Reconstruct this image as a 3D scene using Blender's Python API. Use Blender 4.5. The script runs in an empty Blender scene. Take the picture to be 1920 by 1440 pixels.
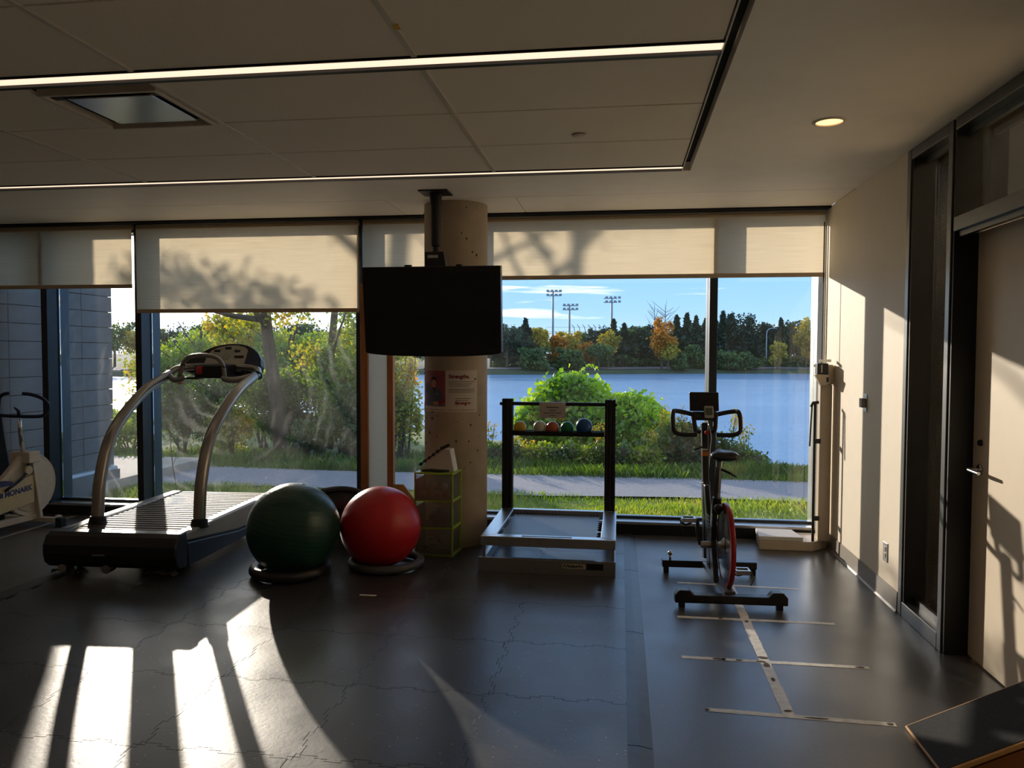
import bpy, bmesh, math, random
import numpy as np
from mathutils import Vector, Matrix, Euler

S = bpy.context.scene
COL = S.collection
PI = math.pi
def rad(a): return math.radians(a)

# ------------------------------------------------------------------ camera
EYE = 1.5
F_PX = 1442.0
cam_d = bpy.data.cameras.new('camera')
cam_d.sensor_width = 36.0
cam_d.lens = 36.0 * F_PX / 1920.0
cam_d.clip_start = 0.05
cam_d.clip_end = 2000
cam = bpy.data.objects.new('camera', cam_d)
COL.objects.link(cam)
cam.location = (0, 0, EYE)
_yaw, _pitch, _roll = rad(8.008), rad(2.2994), rad(0.1829)
_f = Vector((-math.sin(_yaw), math.cos(_yaw), 0)); _r = Vector((math.cos(_yaw), math.sin(_yaw), 0)); _u = Vector((0, 0, 1))
_f2 = _f * math.cos(_pitch) - _u * math.sin(_pitch); _u2 = _u * math.cos(_pitch) + _f * math.sin(_pitch)
_r3 = _r * math.cos(_roll) + _u2 * math.sin(_roll); _u3 = _u2 * math.cos(_roll) - _r * math.sin(_roll)
_m = Matrix((_r3, _u3, -_f2)).transposed()
cam.rotation_euler = _m.to_euler()
S.camera = cam

# ------------------------------------------------------------------ view
S.view_settings.view_transform = 'Standard'
S.view_settings.look = 'None'
S.view_settings.exposure = 0.74
S.view_settings.gamma = 1.0
S.view_settings.use_curve_mapping = False
S.cycles.use_denoising = True
S.cycles.max_bounces = 8
S.cycles.diffuse_bounces = 5
S.cycles.glossy_bounces = 4
S.cycles.transmission_bounces = 4
S.cycles.transparent_max_bounces = 16
S.cycles.use_adaptive_sampling = True
S.cycles.adaptive_threshold = 0.02
S.cycles.sample_clamp_indirect = 4.0
S.cycles.caustics_reflective = True
S.cycles.caustics_refractive = False

def lin(r, g, b):
    f = lambda c: (c / 255 / 12.92) if c / 255 <= 0.04045 else ((c / 255 + 0.055) / 1.055) ** 2.4
    return (f(r), f(g), f(b), 1.0)

# ------------------------------------------------------------------ sun and sky
SUN_AZ, SUN_EL = rad(33.3), rad(11.4)          # azimuth is measured to the side of the window normal
SUN_TRAVEL = Vector((math.sin(SUN_AZ) * math.cos(SUN_EL), -math.cos(SUN_AZ) * math.cos(SUN_EL), -math.sin(SUN_EL)))
sun_d = bpy.data.lights.new('sun', 'SUN')
sun_d.energy = 3.2
sun_d.color = (1.0, 0.87, 0.72)
sun_d.angle = rad(0.6)
sun = bpy.data.objects.new('sun', sun_d)
COL.objects.link(sun)
sun.rotation_euler = SUN_TRAVEL.to_track_quat('-Z', 'Y').to_euler()
sun.location = (-40, 60, 20)

W = bpy.data.worlds.new('sky'); S.world = W
W.use_nodes = True
nt = W.node_tree; nt.nodes.clear()
def N(tree, t, **kw):
    n = tree.nodes.new(t)
    for k, v in kw.items():
        if k in ('inp',):
            for kk, vv in v.items(): n.inputs[kk].default_value = vv
        else: setattr(n, k, v)
    return n
def ramp(tree, pts, interp='LINEAR'):
    n = tree.nodes.new('ShaderNodeValToRGB'); cr = n.color_ramp; cr.interpolation = interp
    while len(cr.elements) < len(pts): cr.elements.new(0.5)
    for e, (p, c) in zip(cr.elements, pts): e.position = p; e.color = c if len(c) == 4 else (*c, 1)
    return n
_tc = N(nt, 'ShaderNodeTexCoord')
_sep = N(nt, 'ShaderNodeSeparateXYZ'); nt.links.new(_tc.outputs['Generated'], _sep.inputs[0])
_gr = ramp(nt, [(0.0, (0.42, 0.57, 0.72)), (0.05, (0.28, 0.48, 0.72)), (0.14, (0.17, 0.40, 0.74)), (0.40, (0.21, 0.38, 0.68)), (1.0, (0.16, 0.28, 0.50))])
nt.links.new(_sep.outputs['Z'], _gr.inputs[0])
_map = N(nt, 'ShaderNodeMapping'); _map.inputs['Scale'].default_value = (3.1, 3.1, 46.0); _map.inputs['Location'].default_value = (1.7, 0.35, 0.55)
nt.links.new(_tc.outputs['Generated'], _map.inputs[0])
_no = N(nt, 'ShaderNodeTexNoise'); _no.inputs['Scale'].default_value = 1.6; _no.inputs['Detail'].default_value = 6; _no.inputs['Roughness'].default_value = 0.5
nt.links.new(_map.outputs[0], _no.inputs['Vector'])
_cr = ramp(nt, [(0.56, (0, 0, 0)), (0.68, (1, 1, 1))])
nt.links.new(_no.outputs['Fac'], _cr.inputs[0])
_cm = N(nt, 'ShaderNodeMix', data_type='RGBA'); _cm.inputs[7].default_value = (1.05, 0.98, 0.97, 1)
nt.links.new(_cr.outputs[0], _cm.inputs[0]); nt.links.new(_gr.outputs[0], _cm.inputs[6])
# aureole of the low sun
_dot = N(nt, 'ShaderNodeVectorMath', operation='DOT_PRODUCT'); _dot.inputs[1].default_value = tuple(-SUN_TRAVEL)
nt.links.new(_tc.outputs['Generated'], _dot.inputs[0])
_ar = ramp(nt, [(0.0, (0, 0, 0)), (0.90, (0, 0, 0)), (0.985, (0.55, 0.48, 0.36)), (1.0, (2.6, 2.2, 1.6))], 'EASE')
nt.links.new(_dot.outputs['Value'], _ar.inputs[0])
_add = N(nt, 'ShaderNodeMix', data_type='RGBA', blend_type='ADD'); _add.inputs[0].default_value = 1.0
nt.links.new(_cm.outputs[2], _add.inputs[6]); nt.links.new(_ar.outputs[0], _add.inputs[7])
_bg = N(nt, 'ShaderNodeBackground'); _bg.inputs['Strength'].default_value = 1.1
nt.links.new(_add.outputs[2], _bg.inputs['Color'])
_out = N(nt, 'ShaderNodeOutputWorld'); nt.links.new(_bg.outputs[0], _out.inputs[0])

# ------------------------------------------------------------------ mesh helpers
class B:
    """collects primitive shapes and links them as one mesh object"""
    def __init__(s): s.v = []; s.f = []
    def add(s, v, f):
        o = len(s.v); s.v += [tuple(p) for p in v]; s.f += [tuple(i + o for i in q) for q in f]; return s
    def box(s, x0, x1, y0, y1, z0, z1, m=None):
        v = [(x0,y0,z0),(x1,y0,z0),(x1,y1,z0),(x0,y1,z0),(x0,y0,z1),(x1,y0,z1),(x1,y1,z1),(x0,y1,z1)]
        if m is not None: v = [m @ Vector(p) for p in v]
        return s.add(v, [(0,3,2,1),(4,5,6,7),(0,1,5,4),(1,2,6,5),(2,3,7,6),(3,0,4,7)])
    def bar(s, p, q, w, h, up=(0,0,1)):
        """a square bar from p to q, w wide and h high"""
        p = Vector(p); q = Vector(q); d = (q - p).normalized(); u = Vector(up)
        if abs(d.dot(u)) > .98: u = Vector((0, 1, 0))
        a = d.cross(u).normalized() * w / 2; b = a.cross(d).normalized() * h / 2
        v = [p-a-b, p+a-b, p+a+b, p-a+b, q-a-b, q+a-b, q+a+b, q-a+b]
        return s.add(v, [(0,1,2,3),(7,6,5,4),(1,0,4,5),(2,1,5,6),(3,2,6,7),(0,3,7,4)])
    def tube(s, pts, r, n=12, smooth=0, closed=False, cap=True):
        P = [Vector(p) for p in pts]; R = list(r) if hasattr(r, '__len__') else [r] * len(P)
        if smooth:
            Q = []; RR = []; L = len(P); segs = L if closed else L - 1
            for i in range(segs):
                a = P[(i-1) % L] if (closed or i > 0) else P[0]*2 - P[1]
                b, c = P[i], P[(i+1) % L]
                d = P[(i+2) % L] if (closed or i+2 < L) else P[-1]*2 - P[-2]
                for k in range(smooth):
                    t = k / smooth
                    Q.append(0.5*((2*b) + (c-a)*t + (2*a-5*b+4*c-d)*t*t + (3*b-a-3*c+d)*t**3)); RR.append(R[i]*(1-t)+R[(i+1) % L]*t)
            if not closed: Q.append(P[-1]); RR.append(R[-1])
            P, R = Q, RR
        L = len(P); T = []
        for i in range(L):
            a = P[i-1] if (i > 0 or closed) else P[0]; b = P[(i+1) % L] if (i < L-1 or closed) else P[-1]
            T.append((b - a).normalized())
        u = Vector((0,0,1)) if abs(T[0].z) < .9 else Vector((1,0,0))
        u = (u - T[0]*u.dot(T[0])).normalized(); v = []
        for i in range(L):
            u = (u - T[i]*u.dot(T[i]))
            u = u.normalized() if u.length > 1e-6 else Vector((1,0,0))
            w = T[i].cross(u)
            for k in range(n):
                a = 2*PI*k/n; v.append(P[i] + (u*math.cos(a) + w*math.sin(a))*R[i])
        f = []
        for i in range(L if closed else L-1):
            j = (i+1) % L
            for k in range(n):
                f.append((i*n+k, i*n+(k+1) % n, j*n+(k+1) % n, j*n+k))
        if cap and not closed:
            f.append(tuple(range(n))[::-1]); f.append(tuple((L-1)*n+k for k in range(n)))
        return s.add(v, f)
    def cyl(s, p, q, r, n=20, r2=None): return s.tube([p, q], [r, r if r2 is None else r2], n)
    def lathe(s, prof, n=32, m=None, a0=0., a1=2*PI):
        """profile of (radius, height) spun about local z"""
        full = abs(a1-a0-2*PI) < 1e-6; v = []; L = len(prof); cnt = n if full else n+1
        for k in range(cnt):
            a = a0 + (a1-a0)*k/n
            for r, z in prof: v.append(Vector((r*math.cos(a), r*math.sin(a), z)))
        if m is not None: v = [m @ p for p in v]
        f = []
        for k in range(n):
            k2 = (k+1) % cnt
            for i in range(L-1): f.append((k*L+i, k2*L+i, k2*L+i+1, k*L+i+1))
        return s.add(v, f)
    def sphere(s, c, r, n=32, sc=(1,1,1), m=None):
        prof = [(max(1e-5, math.sin(PI*i/(n//2))*r), -math.cos(PI*i/(n//2))*r) for i in range(n//2+1)]
        M = Matrix.Translation(Vector(c)) @ (m if m is not None else Matrix.Identity(4)) @ Matrix.Diagonal((*sc, 1))
        return s.lathe(prof, n, M)
    def torus(s, c, R, r, n=40, k=14, m=None):
        M = Matrix.Translation(Vector(c)) @ (m if m is not None else Matrix.Identity(4))
        return s.tube([M @ Vector((R*math.cos(2*PI*i/n), R*math.sin(2*PI*i/n), 0)) for i in range(n)], r, k, closed=True)
    def prism(s, poly, d0, d1, axis='y', m=None):
        """a polygon pushed out along an axis; poly gives the two other coordinates in order"""
        def P(a, b, d): return {'x': (d,a,b), 'y': (a,d,b), 'z': (a,b,d)}[axis]
        v = [P(a,b,d0) for a,b in poly] + [P(a,b,d1) for a,b in poly]; n = len(poly)
        if m is not None: v = [m @ Vector(p) for p in v]
        return s.add(v, [tuple(range(n)), tuple(range(2*n-1, n-1, -1))] + [(i+n, (i+1) % n + n, (i+1) % n, i) for i in range(n)])
    def build(s, name, mat, parent=None, smooth=False, bevel=0., seg=2, sub=0):
        me = bpy.data.meshes.new(name); me.from_pydata(s.v, [], s.f); me.update()
        bm = bmesh.new(); bm.from_mesh(me); bmesh.ops.recalc_face_normals(bm, faces=bm.faces); bm.to_mesh(me); bm.free()
        o = bpy.data.objects.new(name, me); COL.objects.link(o)
        if mat is not None: me.materials.append(mat)
        if parent is not None: o.parent = parent
        if smooth:
            me.polygons.foreach_set('use_smooth', [True]*len(me.polygons))
            if smooth != 'all':
                me.set_sharp_from_angle(angle=rad(38))
        if bevel:
            b = o.modifiers.new('bevel', 'BEVEL'); b.width = bevel; b.segments = seg; b.limit_method = 'ANGLE'; b.angle_limit = rad(40)
        if sub:
            b = o.modifiers.new('sub', 'SUBSURF'); b.levels = sub; b.render_levels = sub
        return o

def tag(o, label, cat, group=None, kind=None):
    o['label'] = label; o['category'] = cat
    if group: o['group'] = group
    if kind: o['kind'] = kind
    return o
def thing(name, label, cat, loc=(0,0,0), rz=0., group=None):
    o = bpy.data.objects.new(name, None); o.empty_display_size = .1; COL.objects.link(o)
    o.location = loc; o.rotation_euler = (0, 0, rz)
    return tag(o, label, cat, group)
def struct(o, label=None):
    o['kind'] = 'structure'
    if label: o['label'] = label
    return o
def stuff(o): o['kind'] = 'stuff'; return o

def text_mesh(txt, size, bold=0.0, align='LEFT'):
    c = bpy.data.curves.new('lettering', 'FONT'); c.body = txt; c.size = size; c.align_x = align; c.offset = bold; c.resolution_u = 3
    o = bpy.data.objects.new('lettering', c); COL.objects.link(o)
    dg = bpy.context.evaluated_depsgraph_get(); dg.update()
    me = bpy.data.meshes.new_from_object(o.evaluated_get(dg))
    v = [tuple(p.co) for p in me.vertices]; f = [tuple(p.vertices) for p in me.polygons]
    bpy.data.objects.remove(o); bpy.data.curves.remove(c); bpy.data.meshes.remove(me)
    return v, f
def lettering(txt, size, fn, mat, parent, name='lettering', bold=0., align='LEFT'):
    v, f = text_mesh(txt, size, bold, align)
    b = B(); b.add([fn(x, y) for x, y, _ in v], f)
    me = bpy.data.meshes.new(name); me.from_pydata(b.v, [], b.f); me.update(); me.materials.append(mat)
    o = bpy.data.objects.new(name, me); COL.objects.link(o); o.parent = parent
    return o

# ------------------------------------------------------------------ materials
def pm(name, col, rough=.5, metal=0., var=.10, scale=25., bump=0., spec=.5, coat=0., stretch=(1,1,1), bscale=None):
    m = bpy.data.materials.new(name); m.use_nodes = True; t = m.node_tree
    p = t.nodes['Principled BSDF']
    tc = N(t, 'ShaderNodeTexCoord'); mp = N(t, 'ShaderNodeMapping'); mp.inputs['Scale'].default_value = stretch
    t.links.new(tc.outputs['Object'], mp.inputs[0])
    no = N(t, 'ShaderNodeTexNoise'); no.inputs['Scale'].default_value = scale; no.inputs['Detail'].default_value = 4
    t.links.new(mp.outputs[0], no.inputs['Vector'])
    c = col[:3]
    r = ramp(t, [(0.3, tuple(x*(1-var) for x in c)), (0.7, tuple(min(1, x*(1+var)) for x in c))])
    t.links.new(no.outputs['Fac'], r.inputs[0]); t.links.new(r.outputs[0], p.inputs['Base Color'])
    p.inputs['Roughness'].default_value = rough; p.inputs['Metallic'].default_value = metal
    p.inputs['Specular IOR Level'].default_value = spec; p.inputs['Coat Weight'].default_value = coat
    if bump:
        b = N(t, 'ShaderNodeBump'); b.inputs['Strength'].default_value = bump; b.inputs['Distance'].default_value = .004
        if bscale:
            n2 = N(t, 'ShaderNodeTexNoise'); n2.inputs['Scale'].default_value = bscale; t.links.new(mp.outputs[0], n2.inputs['Vector'])
            t.links.new(n2.outputs['Fac'], b.inputs['Height'])
        else: t.links.new(no.outputs['Fac'], b.inputs['Height'])
        t.links.new(b.outputs[0], p.inputs['Normal'])
    m['p'] = 1
    return m
def emit(name, col, strength):
    m = bpy.data.materials.new(name); m.use_nodes = True; t = m.node_tree; p = t.nodes['Principled BSDF']
    p.inputs['Base Color'].default_value = (.8,.8,.8,1); p.inputs['Emission Color'].default_value = (*col, 1); p.inputs['Emission Strength'].default_value = strength
    return m
def leafmat(name, cols, trans=.45, gloss=.06):
    """cols: colours spread at random over the leaves"""
    m = bpy.data.materials.new(name); m.use_nodes = True; t = m.node_tree; t.nodes.clear()
    g = N(t, 'ShaderNodeNewGeometry'); no = N(t, 'ShaderNodeTexNoise'); no.inputs['Scale'].default_value = 1.1; no.inputs['Detail'].default_value = 3
    t.links.new(g.outputs['Position'], no.inputs['Vector'])
    mx = N(t, 'ShaderNodeMath', operation='MULTIPLY_ADD'); mx.inputs[1].default_value = .45
    t.links.new(g.outputs['Random Per Island'], mx.inputs[0])
    sb = N(t, 'ShaderNodeMath', operation='MULTIPLY_ADD'); sb.inputs[1].default_value = 1.7; sb.inputs[2].default_value = -.58
    t.links.new(no.outputs['Fac'], sb.inputs[0]); t.links.new(sb.outputs[0], mx.inputs[2])
    k = len(cols); r = ramp(t, [(i/(k-1) if k > 1 else 0, c) for i, c in enumerate(cols)])
    t.links.new(mx.outputs[0], r.inputs[0])
    d = N(t, 'ShaderNodeBsdfDiffuse'); tr = N(t, 'ShaderNodeBsdfTranslucent'); gl = N(t, 'ShaderNodeBsdfGlossy'); gl.inputs['Roughness'].default_value = .45
    hs = N(t, 'ShaderNodeHueSaturation'); hs.inputs['Saturation'].default_value = 1.15; hs.inputs['Value'].default_value = 1.35
    t.links.new(r.outputs[0], d.inputs[0]); t.links.new(r.outputs[0], hs.inputs['Color']); t.links.new(hs.outputs[0], tr.inputs[0])
    a = N(t, 'ShaderNodeMixShader'); a.inputs[0].default_value = trans; t.links.new(d.outputs[0], a.inputs[1]); t.links.new(tr.outputs[0], a.inputs[2])
    b = N(t, 'ShaderNodeMixShader'); b.inputs[0].default_value = gloss; t.links.new(a.outputs[0], b.inputs[1]); t.links.new(gl.outputs[0], b.inputs[2])
    o = N(t, 'ShaderNodeOutputMaterial'); t.links.new(b.outputs[0], o.inputs[0])
    return m

def glassmat(name, dust, streak=0., tint=(.975,.985,.985)):
    """clear pane: mirror reflection by angle, and a film of dust that catches the light"""
    m = bpy.data.materials.new(name); m.use_nodes = True; t = m.node_tree; t.nodes.clear()
    tr = N(t, 'ShaderNodeBsdfTransparent'); tr.inputs[0].default_value = (*tint, 1)
    gl = N(t, 'ShaderNodeBsdfGlossy'); gl.inputs['Roughness'].default_value = .0
    fr = N(t, 'ShaderNodeFresnel'); fr.inputs['IOR'].default_value = 1.5
    a = N(t, 'ShaderNodeMixShader'); t.links.new(fr.outputs[0], a.inputs[0]); t.links.new(tr.outputs[0], a.inputs[1]); t.links.new(gl.outputs[0], a.inputs[2])
    tc = N(t, 'ShaderNodeTexCoord'); no = N(t, 'ShaderNodeTexNoise'); no.inputs['Scale'].default_value = 2.2; no.inputs['Detail'].default_value = 5
    t.links.new(tc.outputs['Object'], no.inputs['Vector'])
    r1 = ramp(t, [(0.3, (dust*.45,)*3), (0.75, (dust*1.7,)*3)]); t.links.new(no.outputs['Fac'], r1.inputs[0])
    fac = r1.outputs[0]
    if streak:
        # sweeps of a wiping cloth: rings about a few points, broken up by noise
        mp = N(t, 'ShaderNodeMapping'); mp.inputs['Location'].default_value = (3.6, -6.5, -1.15); t.links.new(tc.outputs['Object'], mp.inputs[0])
        wv = N(t, 'ShaderNodeTexWave', wave_type='RINGS', rings_direction='Y'); wv.inputs['Scale'].default_value = 2.4; wv.inputs['Distortion'].default_value = 7.; wv.inputs['Detail'].default_value = 5; wv.inputs['Detail Scale'].default_value = 1.3
        t.links.new(mp.outputs[0], wv.inputs['Vector'])
        n2 = N(t, 'ShaderNodeTexNoise'); n2.inputs['Scale'].default_value = 1.7; t.links.new(mp.outputs[0], n2.inputs['Vector'])
        r2 = ramp(t, [(0.5, (0,0,0)), (0.7, (1,1,1))]); t.links.new(n2.outputs['Fac'], r2.inputs[0])
        r3 = ramp(t, [(0.62, (0,0,0)), (1.0, (streak,)*3)]); t.links.new(wv.outputs['Fac'], r3.inputs[0])
        ml = N(t, 'ShaderNodeMath', operation='MULTIPLY'); t.links.new(r2.outputs[0], ml.inputs[0]); t.links.new(r3.outputs[0], ml.inputs[1])
        ad = N(t, 'ShaderNodeMath', operation='ADD'); t.links.new(ml.outputs[0], ad.inputs[0]); t.links.new(fac, ad.inputs[1]); fac = ad.outputs[0]
    tl = N(t, 'ShaderNodeBsdfTranslucent'); tl.inputs[0].default_value = (.9,.88,.82,1)
    b = N(t, 'ShaderNodeMixShader'); t.links.new(fac, b.inputs[0]); t.links.new(a.outputs[0], b.inputs[1]); t.links.new(tl.outputs[0], b.inputs[2])
    o = N(t, 'ShaderNodeOutputMaterial'); t.links.new(b.outputs[0], o.inputs[0])
    return m

def speckle_floor(name, base, fleck, rough, dens, scale, bump=.05, mottled=.25):
    m = bpy.data.materials.new(name); m.use_nodes = True; t = m.node_tree; p = t.nodes['Principled BSDF']
    tc = N(t, 'ShaderNodeTexCoord'); g = N(t, 'ShaderNodeNewGeometry')
    vo = N(t, 'ShaderNodeTexVoronoi'); vo.inputs['Scale'].default_value = scale; t.links.new(g.outputs['Position'], vo.inputs['Vector'])
    sx = N(t, 'ShaderNodeSeparateXYZ'); t.links.new(vo.outputs['Color'], sx.inputs[0])
    lt = N(t, 'ShaderNodeMath', operation='LESS_THAN'); lt.inputs[1].default_value = dens; t.links.new(sx.outputs[0], lt.inputs[0])
    l2 = N(t, 'ShaderNodeMath', operation='LESS_THAN'); l2.inputs[1].default_value = .32; t.links.new(vo.outputs['Distance'], l2.inputs[0])
    ml = N(t, 'ShaderNodeMath', operation='MULTIPLY'); t.links.new(lt.outputs[0], ml.inputs[0]); t.links.new(l2.outputs[0], ml.inputs[1])
    no = N(t, 'ShaderNodeTexNoise'); no.inputs['Scale'].default_value = 3.; no.inputs['Detail'].default_value = 6; t.links.new(g.outputs['Position'], no.inputs['Vector'])
    c = base[:3]; r = ramp(t, [(0.3, tuple(x*(1-mottled) for x in c)), (0.7, tuple(x*(1+mottled) for x in c))]); t.links.new(no.outputs['Fac'], r.inputs[0])
    mx = N(t, 'ShaderNodeMix', data_type='RGBA'); mx.inputs[7].default_value = fleck; t.links.new(ml.outputs[0], mx.inputs[0]); t.links.new(r.outputs[0], mx.inputs[6])
    t.links.new(mx.outputs[2], p.inputs['Base Color'])
    p.inputs['Specular IOR Level'].default_value = .85
    rr = ramp(t, [(0.3, (rough*.85,)*3), (0.75, (rough*1.2,)*3)]); t.links.new(no.outputs['Fac'], rr.inputs[0]); t.links.new(rr.outputs[0], p.inputs['Roughness'])
    if bump:
        n2 = N(t, 'ShaderNodeTexNoise'); n2.inputs['Scale'].default_value = 55.; n2.inputs['Detail'].default_value = 3; t.links.new(g.outputs['Position'], n2.inputs['Vector'])
        b = N(t, 'ShaderNodeBump'); b.inputs['Strength'].default_value = bump; b.inputs['Distance'].default_value = .003; t.links.new(n2.outputs['Fac'], b.inputs['Height']); t.links.new(b.outputs[0], p.inputs['Normal'])
    return m

M = {}
M['wall'] = pm('painted_plaster', lin(230,218,198), .6, var=.02, scale=8, bump=.03, bscale=220)
M['ceil'] = pm('ceiling_plaster', lin(246,240,229), .55, var=.02, scale=6)
M['tile'] = pm('acoustic_tile', lin(240,232,218), .75, var=.05, scale=160, bump=.08)
M['tbar'] = pm('ceiling_bar', lin(205,198,186), .5, var=.03)
M['black'] = pm('black_paint', (.004,.005,.006,1), .5, var=.2)
M['gap'] = pm('dark_slot', (.004,.004,.005,1), .8, var=.1)
M['mull'] = pm('dark_anodised', (.05,.062,.078,1), .36, metal=.6, var=.08, scale=6)
M['alu'] = pm('aluminium', (.56,.57,.58,1), .33, metal=.9, var=.06, scale=40)
M['frame'] = pm('bronze_frame', (.15,.15,.15,1), .34, metal=.85, var=.05)
M['leafpanel'] = pm('door_laminate', lin(222,208,186), .5, var=.03, scale=5)
M['base'] = pm('grey_baseboard', lin(150,143,134), .45, var=.05)
M['column'] = pm('cast_concrete', lin(176,160,138), .7, var=.13, scale=5, bump=.25, bscale=60)
M['pit'] = pm('concrete_pit', lin(70,60,50), .9)
M['vinyl'] = speckle_floor('speckled_vinyl', (.075,.072,.070,1), (.15,.145,.14,1), .34, .45, 260, bump=.05, mottled=.14)
M['rubber'] = speckle_floor('rubber_mat', (.045,.046,.050,1), (.30,.29,.27,1), .34, .012, 95, bump=.16, mottled=.3)
M['bouncefloor'] = pm('pale_bounce_floor', lin(222,212,194), .45, var=.06, scale=3)
M['rubberedge'] = pm('rubber_edge', (.035,.038,.043,1), .36, var=.2, scale=14)
M['glass'] = glassmat('window_glass', .004)
M['dustglass'] = glassmat('dusty_window_glass', .014, .035)
M['inglass'] = glassmat('inner_glass', .004)
# ================================================================== the room
ZC = 2.65                       # ceiling height
XR = 1.61                       # wall on the door side
YW = 6.40                       # inner face of the glazing
XL, YB = -9.0, -4.0

# ---- floor
floor = struct(B().box(XL, 4.2, YB, 6.72, -.30, 0.0).build('floor', M['vinyl']))
B().box(XL, XR, YB, 1.30, .0, .004).build('floor_bounce_field', M['bouncefloor'], floor)  # unseen pale floor area, added to bounce light up to the ceiling
PITCH = .62
def jig(t):      # dovetailed edge of a puzzle mat, six tabs to a side
    pts = []
    n = 6
    for k in range(n):
        a = (k + .5) / n; w = .5 / n
        s = 1 if k % 2 == 0 else -1
        pts += [(a - w*.52, 0), (a - w*.66, s*.016), (a + w*.66, s*.016), (a + w*.52, 0)]
    return pts
def mat_tile():
    e = jig(0); g = .0017; out = []
    P = PITCH
    out += [(0, 0)] + [(t*P, d) for t, d in e]
    out += [(P, 0)] + [(P + d, t*P) for t, d in e]
    out += [(P, P)] + [(t*P, P + d) for t, d in reversed(e)]
    out += [(0, P)] + [(d, t*P) for t, d in reversed(e)]
    n = len(out); ins = []
    for i in range(n):
        p0 = Vector(out[i-1]); p1 = Vector(out[i]); p2 = Vector(out[(i+1) % n])
        a = (p1-p0).normalized(); b = (p2-p1).normalized(); nrm = Vector((-(a+b).y, (a+b).x))
        nrm = nrm.normalized() if nrm.length > 1e-6 else Vector((-a.y, a.x))
        ins.append(p1 + nrm * g)
    return ins
_poly = mat_tile()
_b = B(); _n = len(_poly)
_low = [(p.x, p.y, .0005) for p in _poly]; _top = [(p.x, p.y, .0094) for p in _poly]
_cx = PITCH/2
_in = [((p.x-_cx)*.998+_cx, (p.y-_cx)*.998+_cx, .010) for p in _poly]
_b.add(_low + _top + _in, [(i, (i+1) % _n, (i+1) % _n + _n, i+_n) for i in range(_n)] + [(i+_n, (i+1) % _n + _n, (i+1) % _n + 2*_n, i+2*_n) for i in range(_n)] + [tuple(range(2*_n, 3*_n))])
t0 = _b.build('floor_tile', M['rubber'], floor)
for i in range(6):
    for j in range(8):
        o = t0 if (i, j) == (0, 0) else t0.copy()
        if o is not t0: COL.objects.link(o); o.parent = floor
        o.location = (.06 - PITCH*(i+1), 6.36 - PITCH*(j+1), 0)
# bevelled border strips of the mat
for k, (y0, y1) in enumerate([(1.42, 2.9), (2.905, 4.11), (4.115, 5.3), (5.305, 6.38)]):
    B().prism([(.040, .0101), (.135, .0), (.135, .002), (.085, .0115), (.040, .0115)], y0, y1, 'y').build('edge_strip', M['rubberedge'], floor)
    B().prism([(-3.665, .0), (-3.81, .0), (-3.81, .002), (-3.70, .010), (-3.665, .010)], y0, y1, 'y').build('edge_strip', M['rubberedge'], floor)
B().box(.1365, .1395, 1.4, 6.38, .0, .0022).build('edge_seal', pm('edge_seal', lin(120,118,112), .3), floor)

# masking tape laid as a ladder on the vinyl
M['tape'] = pm('masking_tape', lin(240,234,222), .45, var=.16, scale=30, bump=.2)
M['tapewear'] = pm('worn_tape', lin(92,76,58), .7, var=.4, scale=60)
M['maskback'] = pm('floor_tape', lin(150,148,142), .5)
def tape(pts, w, label, worn=()):
    r = random.Random(len(label)); b = B(); P = [Vector((*p, .0)) for p in pts]
    v = []; K = 40
    for i in range(K+1):
        p = P[0].lerp(P[-1], i/K); d = (P[-1]-P[0]).normalized(); n = Vector((-d.y, d.x, 0))
        a = w/2 * (1 + r.uniform(-.08, .08)); c = w/2 * (1 + r.uniform(-.08, .08))
        v += [p + n*a + Vector((0,0,.0006+r.uniform(0,.0009))), p - n*c + Vector((0,0,.0006+r.uniform(0,.0009)))]
    b.add(v, [(2*i, 2*i+1, 2*i+3, 2*i+2) for i in range(K)])
    o = b.build('masking_tape', M['tape']); tag(o, label, 'tape', 'masking tape ladder on the vinyl floor')
    for (t, ww, ll) in worn:
        c = P[0].lerp(P[-1], t); d = (P[-1]-P[0]).normalized(); n = Vector((-d.y, d.x, 0)); q = B()
        k = 9; q.add([c + d*(math.cos(2*PI*i/k)*ll*r.uniform(.6,1.1)) + n*(math.sin(2*PI*i/k)*ww*r.uniform(.6,1.1)) + Vector((0,0,.0022)) for i in range(k)], [tuple(range(k))])
        q.build('worn_patch', M['tapewear'], o)
tape([(.715, 5.10), (.708, 3.25)], .050, 'long pale masking tape strip running lengthwise through the cross strips', [(.71, .018, .03), (.66, .025, .015), (.97, .02, .012), (.8, .01, .02), (.38, .012, .02)])
tape([(.383, 5.09), (1.138, 5.06)], .034, 'pale masking tape cross strip lying under the spin bike')
tape([(.335, 4.42), (1.194, 4.43)], .034, 'pale masking tape cross strip nearest the bike rear bar', [(.28, .012, .02)])
tape([(.313, 3.83), (1.194, 3.825)], .034, 'torn masking tape cross strip with brown worn patches', [(.2, .016, .035), (.23, .02, .012), (.43, .012, .03), (.95, .011, .03), (.31, .01, .02)])
tape([(.376, 3.27), (1.118, 3.245)], .034, 'masking tape cross strip furthest from the bike', [(.0, .012, .01), (.6, .007, .06), (.97, .01, .02)])
o = B().box(-4.955, -4.905, 4.7, 6.36, .0003, .0012).build('floor_tape', M['maskback']); tag(o, 'long pale floor tape line beside the upright exercise bike', 'tape')
o = B().box(-1.575, -1.47, 4.492, 4.512, .0102, .0112).build('floor_tape', M['tape']); tag(o, 'short scrap of pale tape on rubber mat near red ball', 'tape')

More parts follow.
